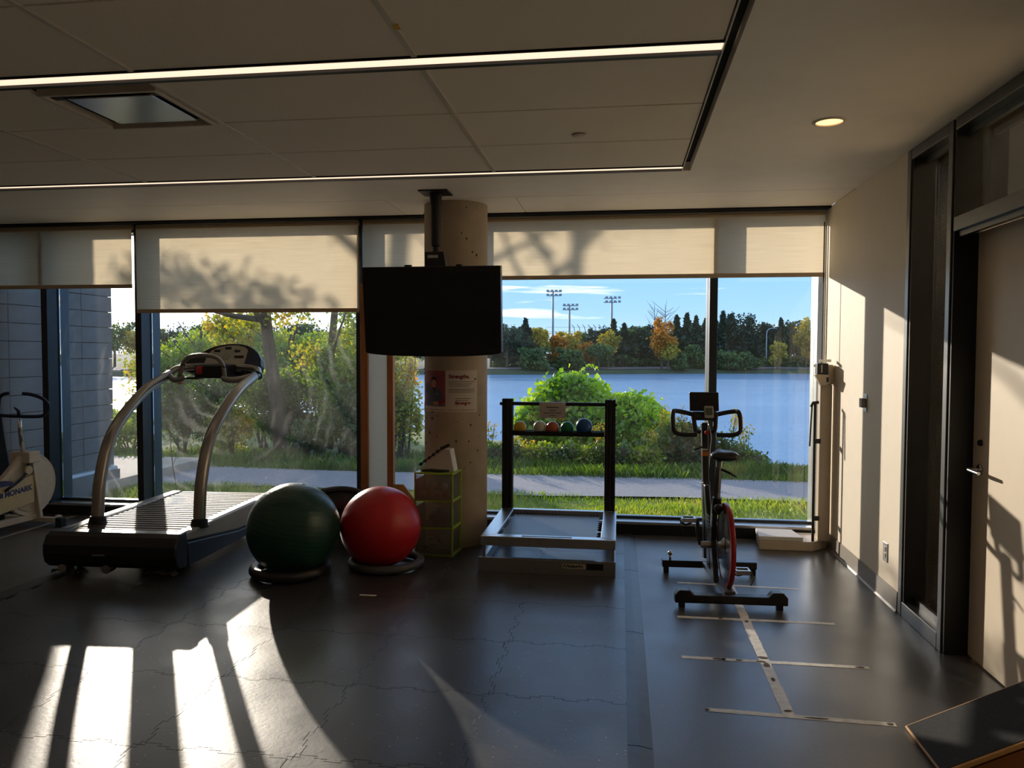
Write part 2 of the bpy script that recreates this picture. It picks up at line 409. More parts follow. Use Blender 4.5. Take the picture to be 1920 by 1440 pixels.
# ---- window side: sill, kick, header
wall_window = struct(B().box(XL, XR, 6.42, 6.75, ZC+.03, 3.0).box(XL, -6.62, 6.42, 6.75, -.3, ZC+.03).build('wall_window', M['wall']))
struct(B().box(-6.62, XR, 6.395, 6.75, .0, .085).build('trim_1', M['black'], wall_window))
B().box(-6.62, XR, 6.41, 6.70, .085, .105).build('sill', M['alu'], wall_window)
B().box(XL, XR, 6.29, 6.46, ZC-.012, ZC+.03).build('head_trim', M['gap'], wall_window)
B().box(-6.62, XR, 6.52, 6.72, ZC-.06, ZC+.03).build('head_frame', M['mull'], wall_window)
MUL = [(-6.62, -6.56), (-5.265, -5.205), (-4.33, -4.27), (-2.262, -2.202), (-1.325, -1.265), (.712, .775)]
for a, b in MUL:
    q = B().box(a, b, YW, 6.69, .10, ZC).build('mullion', M['mull'], wall_window, bevel=.003)
    for x in (a-.0012, b): B().box(x, x+.0012, 6.532, 6.548, .106, ZC-.061).build('gasket', M['gap'], q)
B().box(1.565, XR, 6.47, 6.69, .10, ZC).build('mullion', M['alu'], wall_window, bevel=.003)
B().box(1.588, 1.604, 6.385, 6.40, .10, ZC-.02).build('blind_channel', M['alu'], wall_window)
# glazing, one pane to a bay
PANES = [(-6.56, -5.265, 'glass'), (-5.205, -4.33, 'dustglass'), (-4.27, -2.262, 'dustglass'), (-2.202, -1.325, 'dustglass'), (-1.265, .712, 'glass'), (.775, 1.565, 'glass')]
for i, (a, b, g) in enumerate(PANES):
    struct(B().box(a+.001, b-.001, 6.56, 6.568, .106, ZC-.061).build('window_%d' % (i+1), M[g]))
    q = B().box(a, b, 6.545, 6.585, .10, .125)
    q.build('glazing_bead', M['mull'], wall_window)

# ---- roller blinds
def blindmat(name, col):
    m = bpy.data.materials.new(name); m.use_nodes = True; t = m.node_tree; t.nodes.clear()
    tc = N(t, 'ShaderNodeTexCoord'); mp = N(t, 'ShaderNodeMapping'); mp.inputs['Scale'].default_value = (3, 3, 260); t.links.new(tc.outputs['Object'], mp.inputs[0])
    no = N(t, 'ShaderNodeTexNoise'); no.inputs['Scale'].default_value = 1.; no.inputs['Detail'].default_value = 3; t.links.new(mp.outputs[0], no.inputs['Vector'])
    c = col[:3]; r = ramp(t, [(.3, tuple(x*.93 for x in c)), (.7, tuple(min(1,x*1.06) for x in c))]); t.links.new(no.outputs['Fac'], r.inputs[0])
    d = N(t, 'ShaderNodeBsdfDiffuse'); l = N(t, 'ShaderNodeBsdfTranslucent'); tr = N(t, 'ShaderNodeBsdfTransparent')
    t.links.new(r.outputs[0], d.inputs[0]); t.links.new(r.outputs[0], l.inputs[0])
    a = N(t, 'ShaderNodeMixShader'); a.inputs[0].default_value = .68; t.links.new(d.outputs[0], a.inputs[1]); t.links.new(l.outputs[0], a.inputs[2])
    b = N(t, 'ShaderNodeMixShader'); b.inputs[0].default_value = .07; t.links.new(a.outputs[0], b.inputs[1]); t.links.new(tr.outputs[0], b.inputs[2])
    o = N(t, 'ShaderNodeOutputMaterial'); t.links.new(b.outputs[0], o.inputs[0]); return m
M['blind'] = blindmat('blind_cloth', lin(247,238,220))
M['hem'] = pm('hem_bar', lin(190,170,140), .6, var=.05)
BL = [(-6.55, -4.328, 2.07, 'beige roller blind in shade over the left-hand windows beside the block wall'),
      (-4.285, -2.225, 1.847, 'longest beige roller blind, tree shadows on it, above the treadmill'),
      (-2.185, -1.30, 2.02, 'narrow beige roller blind between television and treadmill window'),
      (-1.245, 1.585, 2.108, 'wide beige roller blind above the lake view and spin bike')]
for a, b, z, lab in BL:
    t = thing('roller_blind', lab, 'blind', ((a+b)/2, 6.365, z), 0, 'roller blinds along the windows'); w = (b-a)/2
    B().box(-w, w, -.0006, .0006, .03, ZC-.02-z).build('fabric', M['blind'], t)
    B().box(-w, w, -.005, .005, 0, .034).build('hem_bar', M['hem'], t, bevel=.002)
    B().cyl((-w, .015, ZC-.045-z), (w, .015, ZC-.045-z), .02).build('roller', M['hem'], t)

# ---- concrete column
CC = Vector((-1.285, 5.955)); CR = .247
b = B()
b.lathe([(CR, 0), (CR, ZC)], 72, Matrix.Translation((CC.x, CC.y, 0)))
col_o = struct(b.build('column', M['column'], smooth='all'), 'round cast concrete column')
r = random.Random(4)
for k in range(34):      # blow holes in the cast surface
    a = -PI/2 + rad(-12) + r.uniform(-1.25, 1.25); z = r.choice([r.uniform(.6, 1.05), r.uniform(.6, 1.4), r.uniform(2.1, 2.6)])
    p = Vector((CC.x + CR*math.cos(a), CC.y + CR*math.sin(a), z)); s = r.uniform(.003, .0075)
    B().sphere(p, s, 8, sc=(1, 1, r.uniform(.8, 1.8))).build('pit', M['pit'], col_o)

# ---- ceiling
ceiling = struct(B().box(XL, XR+.16, YB, 6.5, ZC+.06, ZC+.2).build('ceiling', M['gap']))
def gyp(x0, x1, y0, y1, name='plaster_field'):
    B().box(x0, x1, y0, y1, ZC, ZC+.055).build(name, M['ceil'], ceiling)
gyp(.425, XR+.15, YB, 5.66); gyp(XL, .425, 4.992, 5.66)
xs = [XL, -6.4, -4.085, -1.776, -.777, XR]
for a, b in zip(xs, xs[1:]): gyp(a+.003, b-.003, 5.667, 6.285, 'plaster_panel')
LIGHTS_Y = [(4.872, 4.986), (2.962, 3.086), (1.05, 1.17), (-.86, -.74), (-2.77, -2.65)]
COLX = [.372, -.805, -2.0, -3.2, -4.4, -5.6, -6.8, -8.0, XL]
rows = []
edges = [(LIGHTS_Y[i+1][1], LIGHTS_Y[i][0]) for i in range(4)]
for a, b in edges:
    h = (b-a)/3; rows += [(a+h*k, a+h*(k+1)) for k in range(3)]
tile_cache = {}
def ctile(x0, x1, y0, y1):
    g = .006; key = (round(x1-x0, 3), round(y1-y0, 3))
    if key not in tile_cache:
        w, d = x1-x0-2*g, y1-y0-2*g
        o = B().box(0, w, 0, d, 0, .02).build('ceiling_tile', M['tile'], ceiling, bevel=.002); tile_cache[key] = o
    else:
        o = tile_cache[key].copy(); COL.objects.link(o); o.parent = ceiling
    o.location = (x0+g, y0+g, ZC+.004)
for i in range(8):
    x1, x0 = COLX[i], COLX[i+1]
    for j, (y0, y1) in enumerate(rows):
        if y1 < -1: continue
        if i == 2 and abs(y0-LIGHTS_Y[1][1]) < .01:
            ctile(x0, -2.615, y0, y1); continue
        if i > 5 and y1 < 2: continue
        ctile(x0, x1, y0, y1)
for x in COLX[1:8]:
    for a, b in edges[:3]:
        B().box(x-.011, x+.011, a+.003, b-.003, ZC-.001, ZC+.012).build('ceiling_bar', M['tbar'], ceiling)
B().box(.372, .378, YB, 4.99, ZC-.001, ZC+.03).build('slot_trim', M['tbar'], ceiling)
B().box(-.806, -.782, 2.66, 2.70, ZC-.0022, ZC-.0012).build('sticker', pm('yellow_sticker', lin(200,165,30), .5), ceiling)
M['strip'] = emit('strip_light_diffuser', (1.0, .74, .54), .74)
LB = ['warm linear ceiling light nearest the windows', 'broad warm linear ceiling light crossing the tiled ceiling overhead', 'warm linear ceiling light above and behind the viewpoint', 'warm linear ceiling light in the back half of the room', 'warm linear ceiling light along the back wall']
for (a, b), lab in zip(LIGHTS_Y, LB):
    t = thing('linear_light', lab, 'light', (-4.0, (a+b)/2, ZC), 0, 'linear ceiling lights'); h = (b-a)/2
    B().box(-4.9, 4.37, -h+.008, h-.026, .008, .014).build('diffuser', M['strip'], t)
    B().box(-4.9, 4.372, h-.026, h, -.004, .03).build('side_rail', M['black'], t)
    B().box(-4.9, 4.372, -h, -h+.008, -.002, .03).build('side_rail', M['black'], t)
t = thing('recessed_downlight', 'round recessed downlight glowing orange in the plain ceiling', 'light', (1.014, 4.036, ZC))
B().lathe([(.062, .004), (.064, -.006), (.078, -.004), (.082, 0)], 40).build('trim_ring', M['tbar'], t, smooth=True)
B().lathe([(.0001, .0), (.0635, .0)], 40).build('lens', emit('downlight_lens', (1.0, .56, .25), .72), t)
o = B().lathe([(.0001, -.006), (.034, -.006), (.042, 0)], 28, Matrix.Translation((-.223, 4.121, ZC))).build('sprinkler_cover', M['tbar'], smooth=True)
tag(o, 'small round sprinkler cover plate on a ceiling tile', 'sprinkler')
# ceiling cassette with a polished panel
t = thing('ceiling_vent', 'square metal ceiling vent with a polished centre panel', 'vent', (-2.315, 3.427, ZC))
B().box(-.288, .288, -.262, -.245, -.008, .03).box(-.288, .288, .245, .262, -.008, .03).box(-.288, -.27, -.245, .245, -.008, .03).box(.27, .288, -.245, .245, -.008, .03).build('frame', M['tbar'], t, bevel=.002)
B().box(-.27, .27, -.245, .245, .028, .034).build('duct_opening', M['gap'], t)
B().box(-.205, .215, -.175, .205, .004, .010).build('panel', pm('polished_metal', (.55,.53,.5,1), .22, metal=1, var=.05, scale=3), t, bevel=.004)
for q in (-.27, .21): B().box(q, q+.06, -.2, -.16, .006, .012).build('bracket', M['black'], t)

# ---- walls
wr = B().box(XR, XR+.12, 4.683, 6.42, 0, ZC).box(XR, XR+.12, YB, 2.93, 0, ZC)
wall_right = struct(wr.build('wall_right', M['wall']))
struct(B().box(XL-.1, XL, YB, 6.75, 0, ZC+.1).build('wall_left', M['wall']))
struct(B().box(XL, XR+.15, YB-.1, YB, 0, ZC+.1).build('wall_back', M['wall']))
struct(B().prism([(XR, 0), (XR, .118), (XR-.006, .118), (XR-.008, .012), (XR-.016, .0)], 4.69, 6.30, 'y').build('baseboard_right', M['base']))
struct(B().prism([(XR, 0), (XR, .118), (XR-.006, .118), (XR-.008, .012), (XR-.016, .0)], -3.9, 2.9, 'y').build('baseboard_right', M['base']))
# room beyond the glazed screen
struct(B().box(3.4, 3.5, YB, 6.42, 0, 3.85).build('wall_corridor', M['wall']))
struct(B().box(XR+.12, 3.4, 6.3, 6.42, 0, 3.85).build('wall_corridor_end', M['wall']))
B().box(XR+.1, 3.5, YB-.1, 6.42, 3.75, 3.85).build('corridor_soffit', M['ceil'], ceiling)
B().box(XR+.155, XR+.2, YB, 6.3, ZC, 3.75).build('corridor_upstand', M['wall'], ceiling)
B().box(XR+.15, 3.5, YB-.1, YB, 0, 3.75).build('corridor_back', M['wall'], ceiling)
B().box(3.38, 3.4, YB, 6.3, 1.55, 1.59).build('rail', M['base'], bpy.data.objects['wall_corridor'])
B().box(3.38, 3.4, YB, 6.3, 2.12, 2.2).build('rail', M['base'], bpy.data.objects['wall_corridor'])
t = thing('corridor_fill', 'added fill light out of view in the corridor behind the door', 'light', (2.6, 4.4, 3.748))  # unseen fill lamp, added to brighten the corridor seen through the glass
B().box(-.3, .3, -.3, .3, -.012, 0).build('diffuser', emit('corridor_fill_panel', (1.0, .86, .66), 4.0), t)
ld = bpy.data.lights.new('corridor_fill_lamp', 'AREA'); ld.shape = 'SQUARE'; ld.size = .58; ld.energy = 95; ld.color = (1.0, .86, .68)
lo = bpy.data.objects.new('corridor_fill_lamp', ld); COL.objects.link(lo); lo.parent = t; lo.location = (0, 0, -.02)
B().box(-.32, .32, -.32, -.3, -.016, 0).box(-.32, .32, .3, .32, -.016, 0).box(-.32, -.3, -.3, .3, -.016, 0).box(.3, .32, -.3, .3, -.016, 0).build('frame', M['tbar'], t)

# ---- glazed screen with sidelight, door and transom
scr = struct(B().box(XR-.004, XR+.128, 4.632, 4.683, 0, ZC).build('trim_2', M['frame'], bevel=.003))
def member(y0, y1, z0, z1, x1=XR+.15, name='frame_bar'): return B().box(XR-.004, x1, y0, y1, z0, z1).build(name, M['frame'], scr, bevel=.003)
member(4.078, 4.128, 0, ZC); member(2.93, 3.01, 0, ZC)
member(4.13, 4.622, 0, .085); member(4.13, 4.622, ZC-.06, ZC); member(3.01, 4.05, ZC-.06, ZC); member(3.01, 4.05, 2.10, 2.17)
B().box(XR+.06, XR+.08, 4.13, 4.622, .085, .115).box(XR+.06, XR+.08, 4.13, 4.622, ZC-.09, ZC-.06).build('glazing_bead', M['frame'], scr)
B().box(XR+.05, XR+.075, 3.01, 4.05, ZC-.09, ZC-.06).box(XR+.05, XR+.075, 3.01, 4.05, 2.17, 2.19).build('glazing_bead', M['frame'], scr)
B().box(XR+.02, XR+.045, 3.01, 4.05, 2.075, 2.10).build('door_stop', M['frame'], scr)
# inner returns of the frame, black standing in for the shade on them
B().box(XR+.004, XR+.128, 4.612, 4.6315, .086, ZC-.061).build('return', M['black'], scr)
B().box(XR+.004, XR+.14, 4.056, 4.0775, .0, 2.099).build('return', M['black'], scr)
B().box(XR+.004, XR+.14, 4.056, 4.0775, 2.171, ZC-.061).build('return', M['black'], scr)
struct(B().box(XR+.116, XR+.124, 4.131, 4.611, .086, ZC-.061).build('window_7', M['inglass']))
struct(B().box(XR+.122, XR+.13, 3.011, 4.055, 2.171, ZC-.061).build('window_8', M['inglass']))
door = struct(B().box(XR+.115, XR+.16, 3.015, 4.054, .008, 2.095).build('door_1', M['leafpanel'], bevel=.002))
# lever handle and lock
h = B(); x = XR+.115
h.lathe([(.0001, .012), (.022, .012), (.026, .008), (.026, 0)], 24, Matrix.Translation((x, 3.968, .945)) @ Matrix.Rotation(-PI/2, 4, 'Y'))
h.tube([(x, 3.968, .945), (x-.04, 3.968, .945), (x-.056, 3.962, .945), (x-.06, 3.93, .945), (x-.06, 3.85, .943)], [.009,.009,.0095,.0095,.008], 12, smooth=4)
h.build('door_handle', pm('satin_steel', (.62,.62,.62,1), .25, metal=1, var=.03), door, smooth=True)
B().lathe([(.0001, .014), (.012, .014), (.016, .004), (.016, 0)], 20, Matrix.Translation((x, 3.968, 1.075)) @ Matrix.Rotation(-PI/2, 4, 'Y')).build('lock', M['black'], door, smooth=True)
nt_ = thing('notice', 'small white notice stuck on the dark sidelight', 'notice', (XR+.115, 4.18, 1.14))
B().box(-.0015, -.0003, -.03, .05, 0, .12).build('sheet', pm('notice_paper', lin(228,226,220), .6), nt_)
for k in range(4): B().box(-.0022, -.0016, -.02, .04, .022+.024*k, .028+.024*k).build('printed_line', M['base'], nt_)
# wall switch and outlet
t = thing('wall_switch', 'brushed wall switch box on the sunlit wall', 'switch', (XR, 5.36, 1.178))
B().box(-.006, 0, -.04, .04, -.058, .058).build('plate', M['alu'], t, bevel=.002)
B().box(-.032, -.006, -.026, .03, -.03, .03).build('sensor_box', pm('sensor_grey', lin(150,148,144), .5), t, bevel=.003)
t = thing('wall_outlet', 'double wall outlet low beside the glazed screen', 'outlet', (XR, 4.905, .30))
B().box(-.006, 0, -.037, .037, -.058, .058).build('plate', M['alu'], t, bevel=.002)
for dz in (-.02, .02):
    B().box(-.009, -.006, -.017, .017, dz-.014, dz+.014).build('socket', M['base'], t, bevel=.002)
# ================================================================== outdoors
RNG = np.random.default_rng(11)
def np_mesh(name, V, Q, mat, parent=None, smooth=False):
    me = bpy.data.meshes.new(name); n, q = len(V), len(Q); k = Q.shape[1]
    me.vertices.add(n); me.vertices.foreach_set('co', np.ascontiguousarray(V, dtype=np.float32).ravel())
    me.loops.add(q*k); me.loops.foreach_set('vertex_index', np.ascontiguousarray(Q, dtype=np.int32).ravel())
    me.polygons.add(q); me.polygons.foreach_set('loop_start', np.arange(q, dtype=np.int32)*k)
    if smooth: me.polygons.foreach_set('use_smooth', np.ones(q, dtype=bool))
    me.update(calc_edges=True); me.validate()
    o = bpy.data.objects.new(name, me); COL.objects.link(o); me.materials.append(mat)
    if parent is not None: o.parent = parent
    return o
def unit(n):
    v = RNG.normal(size=(n, 3)); return v/np.linalg.norm(v, axis=1, keepdims=True)
def leaf_mesh(name, P, size, mat, parent=None, aspect=.62, droop=0., jit=.35):
    n = len(P); d = unit(n); d[:, 2] -= droop; d /= np.linalg.norm(d, axis=1, keepdims=True)
    s = np.cross(d, unit(n)); s /= np.maximum(1e-6, np.linalg.norm(s, axis=1, keepdims=True)); nn = np.cross(d, s)
    L = size*(1 + jit*RNG.uniform(-1, 1, (n, 1))); w = L*aspect/2
    V = np.empty((n, 4, 3)); V[:, 0] = P - d*L/2; V[:, 1] = P + s*w + nn*w*.25; V[:, 2] = P + d*L/2; V[:, 3] = P - s*w + nn*w*.25
    return np_mesh(name, V.reshape(-1, 3), np.arange(4*n).reshape(n, 4), mat, parent)
def blob_pts(blobs, n, shell=.55):
    """points spread in ellipsoids (cx,cy,cz,rx,ry,rz), denser towards the skin"""
    vol = np.array([b[3]*b[4]*b[5] for b in blobs])**.72; cnt = RNG.multinomial(n, vol/vol.sum()); out = []
    for b, c in zip(blobs, cnt):
        r = (shell + (1-shell)*RNG.uniform(0, 1, (c, 1)))*(1 + .13*RNG.normal(size=(c, 1)))
        out.append(np.array(b[:3]) + unit(c)*r*np.array(b[3:]))
    return np.concatenate(out)

# leaf colours
G = lambda *a: [lin(*c)[:3] for c in a]
M['leaf_green'] = leafmat('leaf_green', G((66,90,34), (108,136,46), (152,168,58), (190,184,76)), .5)
M['leaf_mixed'] = leafmat('leaf_autumn_mix', G((92,112,44), (150,160,56), (206,182,64), (220,150,52)), .5)
M['leaf_yellow'] = leafmat('leaf_yellow', G((110,116,40), (176,160,48), (212,172,54)), .5)
M['leaf_orange'] = leafmat('leaf_orange', G((128,100,40), (190,130,40), (214,140,44)), .5)
M['leaf_dark'] = leafmat('leaf_dark_green', G((44,62,30), (66,90,38), (98,122,48), (138,150,60)), .38)  # darker green leaf palette
M['vine'] = leafmat('vine_leaf', G((86,128,36), (130,170,48), (180,208,68), (214,224,98)), .45)
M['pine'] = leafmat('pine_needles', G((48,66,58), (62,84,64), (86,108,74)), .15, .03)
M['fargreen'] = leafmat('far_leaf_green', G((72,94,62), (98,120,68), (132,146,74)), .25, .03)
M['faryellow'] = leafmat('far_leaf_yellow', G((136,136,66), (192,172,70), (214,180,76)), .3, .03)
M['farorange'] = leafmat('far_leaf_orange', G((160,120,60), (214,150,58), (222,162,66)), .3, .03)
M['golden'] = leafmat('goldenrod_flower', G((150,120,24), (206,166,40), (222,186,62)), .4)
M['grass'] = leafmat('grass_blade', G((88,118,42), (126,154,52), (164,178,72), (192,178,98)), .5)
M['weeds'] = leafmat('weed_blade', G((62,86,34), (96,122,44), (138,154,62)), .45)
M['bark'] = pm('bark', lin(92,76,60), .9, var=.35, scale=14, bump=.8, stretch=(1,1,.25))
M['barkfar'] = pm('far_bark', lin(96,84,74), .9, var=.2)
M['soil'] = pm('turf_soil', lin(112,116,58), .95, var=.3, scale=3.5)
M['bank'] = pm('bank_soil', lin(66,72,38), .95, var=.35, scale=2.)
M['asphalt'] = pm('asphalt', lin(150,143,142), .85, var=.22, scale=40, bump=.4, bscale=140)
M['farland'] = pm('far_shore_land', lin(72,82,52), .95, var=.25, scale=.12)
M['farroad'] = pm('far_road', lin(120,112,108), .9, var=.12, scale=.2)

# ---- ground, path, lake
def gz(x, y):
    s = 13.0 + 3.6*np.clip((1.6-x)/1.0, 0, 1) + 6.*np.clip((-3.2-x)/5, 0, 1)
    h = np.where(y < 11.2, -.30, np.where(y < 13.0, -.30 - .10*(y-11.2)/1.8, -.40 - 1.75*np.clip((y-s)/3.5, 0, 1)))
    return h
gx = np.linspace(-34, 16, 101); gy = np.linspace(6.72, 36, 90)
X, Y = np.meshgrid(gx, gy); Z = gz(X, Y) + .02*np.sin(X*2.1+Y)*np.where(Y > 11.3, 1, .4)
Z = np.where(Y < 7.4, np.minimum(Z, -.3), Z)
idx = np.arange(len(gx)*len(gy)).reshape(len(gy), len(gx))
Q = np.stack([idx[:-1, :-1], idx[:-1, 1:], idx[1:, 1:], idx[1:, :-1]], -1).reshape(-1, 4)
o = np_mesh('ground', np.stack([X, Y, Z], -1).reshape(-1, 3), Q, M['soil'], smooth=True); struct(o)
px_ = np.linspace(-34, 16, 60); rn = np.random.default_rng(3)
e0 = 9.55 + .06*np.sin(px_*1.3) + .03*rn.normal(size=60); e1 = 11.06 + .07*np.sin(px_*.9+1) + .03*rn.normal(size=60)
V = np.concatenate([np.stack([px_, e0, np.full(60, -.268)], -1), np.stack([px_, e1, np.full(60, -.268)], -1)])
o = np_mesh('asphalt_path', V, np.stack([np.arange(59), np.arange(1, 60), np.arange(61, 120), np.arange(60, 119)], -1), M['asphalt']); struct(o, 'grey asphalt lakeside path')
def watermat():
    m = bpy.data.materials.new('lake_water'); m.use_nodes = True; t = m.node_tree; p = t.nodes['Principled BSDF']
    p.inputs['Base Color'].default_value = (.27, .43, .60, 1); p.inputs['Roughness'].default_value = .2; p.inputs['IOR'].default_value = 1.33
    g = N(t, 'ShaderNodeNewGeometry'); mp = N(t, 'ShaderNodeMapping'); mp.inputs['Scale'].default_value = (.35, 1.5, 1); t.links.new(g.outputs['Position'], mp.inputs[0])
    n1 = N(t, 'ShaderNodeTexNoise'); n1.inputs['Scale'].default_value = 1.7; n1.inputs['Detail'].default_value = 6; n1.inputs['Roughness'].default_value = .62; t.links.new(mp.outputs[0], n1.inputs['Vector'])
    # calmer lanes between the ripples
    m2 = N(t, 'ShaderNodeMapping'); m2.inputs['Scale'].default_value = (.012, .06, 1); t.links.new(g.outputs['Position'], m2.inputs[0])
    n2 = N(t, 'ShaderNodeTexNoise'); n2.inputs['Scale'].default_value = 1.; n2.inputs['Detail'].default_value = 3; t.links.new(m2.outputs[0], n2.inputs['Vector'])
    r2 = ramp(t, [(.38, (.12,)*3), (.55, (1,)*3)]); t.links.new(n2.outputs['Fac'], r2.inputs[0])
    b = N(t, 'ShaderNodeBump'); b.inputs['Distance'].default_value = .28
    ml = N(t, 'ShaderNodeMath', operation='MULTIPLY'); ml.inputs[1].default_value = .62; t.links.new(r2.outputs[0], ml.inputs[0]); t.links.new(ml.outputs[0], b.inputs['Strength'])
    t.links.new(n1.outputs['Fac'], b.inputs['Height']); t.links.new(b.outputs[0], p.inputs['Normal'])
    return m
V = np.array([(-420, 13.5, -2.0), (300, 13.5, -2.0), (300, 420, -2.0), (-420, 420, -2.0)])
struct(np_mesh('lake', V, np.array([[0, 1, 2, 3]]), watermat()), 'blue rippled lake')
# far shore
sx = np.linspace(-420, 300, 73); shore = 131 + .34*sx + 2.2*np.sin(sx*.11) - np.where(sx < -40, (-40-sx)*.18, 0); shore = np.maximum(shore, 70)
rowsF = []
for dy, z in ((0, -2.05), (1.5, -1.5), (6, -1.15), (11, -1.0), (60, -.4), (300, .5)): rowsF.append(np.stack([sx, shore+dy, np.full(73, z)], -1))
idx = np.arange(73*6).reshape(6, 73); Q = np.stack([idx[:-1, :-1], idx[:-1, 1:], idx[1:, 1:], idx[1:, :-1]], -1).reshape(-1, 4)
struct(np_mesh('far_shore', np.concatenate(rowsF), Q, M['farland'], smooth=True))
def shore_y(x): return float(np.interp(x, sx, shore))
rows2 = [np.stack([sx, shore+a, np.full(73, z)], -1) for a, z in ((4.5, -1.2), (7, -1.05), (11.5, -.93))]
idx = np.arange(73*3).reshape(3, 73); Q = np.stack([idx[:-1, :-1], idx[:-1, 1:], idx[1:, 1:], idx[1:, :-1]], -1).reshape(-1, 4)
struct(np_mesh('far_road', np.concatenate(rows2), Q, M['farroad']))

# ---- grass
def grass(name, n, x0, x1, y0, y1, h0, h1, w, mat, patch=False):
    P = np.stack([RNG.uniform(x0, x1, n), RNG.uniform(y0, y1, n)], -1)
    z = gz(P[:, 0], P[:, 1]) - .01
    a = RNG.uniform(0, 2*PI, n); h = RNG.uniform(h0, h1, n)
    h = h*(.65 + .55*(.5+.5*np.sin(P[:, 0]*1.7+np.cos(P[:, 1]*2.3)*2)))
    lean = RNG.uniform(.1, .7, n)*h; la = RNG.uniform(0, 2*PI, n)
    V = np.empty((n, 4, 3)); c, s = np.cos(a)*w/2, np.sin(a)*w/2
    V[:, 0] = np.stack([P[:, 0]-c, P[:, 1]-s, z], -1); V[:, 1] = np.stack([P[:, 0]+c, P[:, 1]+s, z], -1)
    V[:, 2] = np.stack([P[:, 0]+c*.5+np.cos(la)*lean*.5, P[:, 1]+s*.5+np.sin(la)*lean*.5, z+h*.7], -1)
    V[:, 3] = np.stack([P[:, 0]+np.cos(la)*lean, P[:, 1]+np.sin(la)*lean, z+h], -1)
    return np_mesh(name, V.reshape(-1, 3), np.arange(4*n).reshape(n, 4), mat)
o = grass('lawn_grass', 56000, -6.40, 4.2, 6.85, 9.62, .03, .09, .011, M['grass']); stuff(o); tag(o, 'short sunlit lawn grass between the windows and the path', 'grass', kind='stuff')
o = grass('bank_grass', 60000, -14, 9.0, 10.98, 13.4, .06, .20, .016, M['weeds']); tag(o, 'longer grass and weeds on the bank beyond the path', 'grass', kind='stuff')

# ---- concrete block wing wall and terrace slab on the outside
M['block'] = pm('concrete_block', lin(112,112,112), .85, var=.16, scale=5, bump=.3, bscale=90)
M['slab'] = pm('slab_concrete', lin(176,160,142), .85, var=.12, scale=4, bump=.2)
M['flash'] = pm('metal_flashing', (.5,.52,.55,1), .4, metal=.8)
blockwall = struct(B().box(-6.98, -6.625, 6.72, 9.23, -.30, 3.4).build('wall_block', pm('mortar', lin(92,92,92), .9)))
bl0 = None
for j in range(18):
    for i in range(5):
        y1 = 9.262 - .575*i; y0 = max(6.74, y1 - .569)
        if y0 >= y1 - .05: continue
        if bl0 is None or i == 4:
            ob = B().box(-.03, .0, 0, y1-y0, 0, .193).build('block', M['block'], blockwall, bevel=.004)
            if bl0 is None: bl0 = ob
        else:
            ob = bl0.copy(); COL.objects.link(ob); ob.parent = blockwall
        ob.location = (-6.598 + ((i*7+j*5) % 3)*.001, y0, .017 + .2*j)
for j in range(18):
    ob = bl0.copy(); COL.objects.link(ob); ob.parent = blockwall; ob.rotation_euler = (0, 0, PI/2); ob.location = (-6.60, 9.232, .017 + .2*j); ob.scale = (1, .69, 1)
B().prism([(-6.60, .015), (-6.56, .0), (-6.55, -.035), (-6.60, -.035)], 6.75, 9.27, 'y').build('flashing', M['flash'], blockwall)
B().box(-6.60, -6.52, 6.75, 9.27, -.30, -.036).build('footing', M['block'], blockwall)
o = B().box(-12.5, -6.42, 8.75, 11.2, -.36, -.15).build('terrace_slab', M['slab'], bevel=.01); struct(o, 'low sunlit concrete terrace slab')
t = thing('garden_stake', 'thin leaning stake in the grass outside the treadmill window', 'stake', (-5.25, 8.4, -.3))
B().tube([(.10, 0, 0), (.02, .0, .45), (-.02, 0, .95)], [.006,.006,.004], 8).build('stick', M['bark'], t)
B().tube([(.02, 0, .45), (.06, .03, .6)], [.003,.002], 6).build('twig', M['bark'], t)

# ---- trees on the near bank
def tree(name, label, x, y, trunk, blobs, n, size, mat, branches=(), cat='tree', group=None, shell=.35, r0=.1, bark='bark', aspect=.62):
    z = float(gz(np.array(x), np.array(y))) - .05
    t = thing(name, label, cat, (x, y, z), 0, group)
    if trunk:
        k = len(trunk); B().tube(trunk, [r0*(1-.6*i/(k-1)) for i in range(k)], 9, smooth=3).build('trunk', M[bark], t, smooth='all')
    for br in branches:
        k = len(br); B().tube(br, [r0*.4*(1-.75*i/(k-1)) for i in range(k)], 6, smooth=3).build('branch', M[bark], t, smooth='all')
    if n: stuff(leaf_mesh('foliage', blob_pts(blobs, n, shell), size, M[mat], t, aspect))
    return t
rb = random.Random(5)
def limbs(base, n, length, zlo, zhi):
    out = []
    for k in range(n):
        a = rb.uniform(0, 2*PI); z = rb.uniform(zlo, zhi); p = Vector(base(z)); d = Vector((math.cos(a), math.sin(a), rb.uniform(.2, .9)))
        L = length*rb.uniform(.6, 1.2); q = p + d*L*.5 + Vector((0,0,rb.uniform(-.1,.15))); e = p + d*L + Vector((rb.uniform(-.2,.2), rb.uniform(-.2,.2), rb.uniform(-.1,.3)))
        out.append([p, q, e])
    return out
trunkA = [(0,0,0), (-.06,0,.8), (-.22,.02,1.9), (-.32,0,3.0), (-.30,0,4.6), (-.1,.1,6.5)]
tree('lakeside_tree', 'tall tree with thick leaning trunk and orange leaves behind the treadmill console', -6.12, 13.3, trunkA,
     [(-.3,0,5.9,1.7,1.3,1.1), (.9,.3,5.4,1.0,.9,.7), (-1.5,.2,5.5,1.0,.9,.7), (.15,-.1,2.75,.55,.5,.35), (-.9,.2,2.55,.5,.4,.3), (.5,.1,1.9,.4,.4,.3), (-1.7,0,4.05,.8,.7,.3), (-2.6,.2,4.3,.5,.5,.25)], 9800, .085, 'leaf_mixed',
     limbs(lambda z: (-.25,0,z), 9, 1.6, 2.2, 4.8), r0=.15)
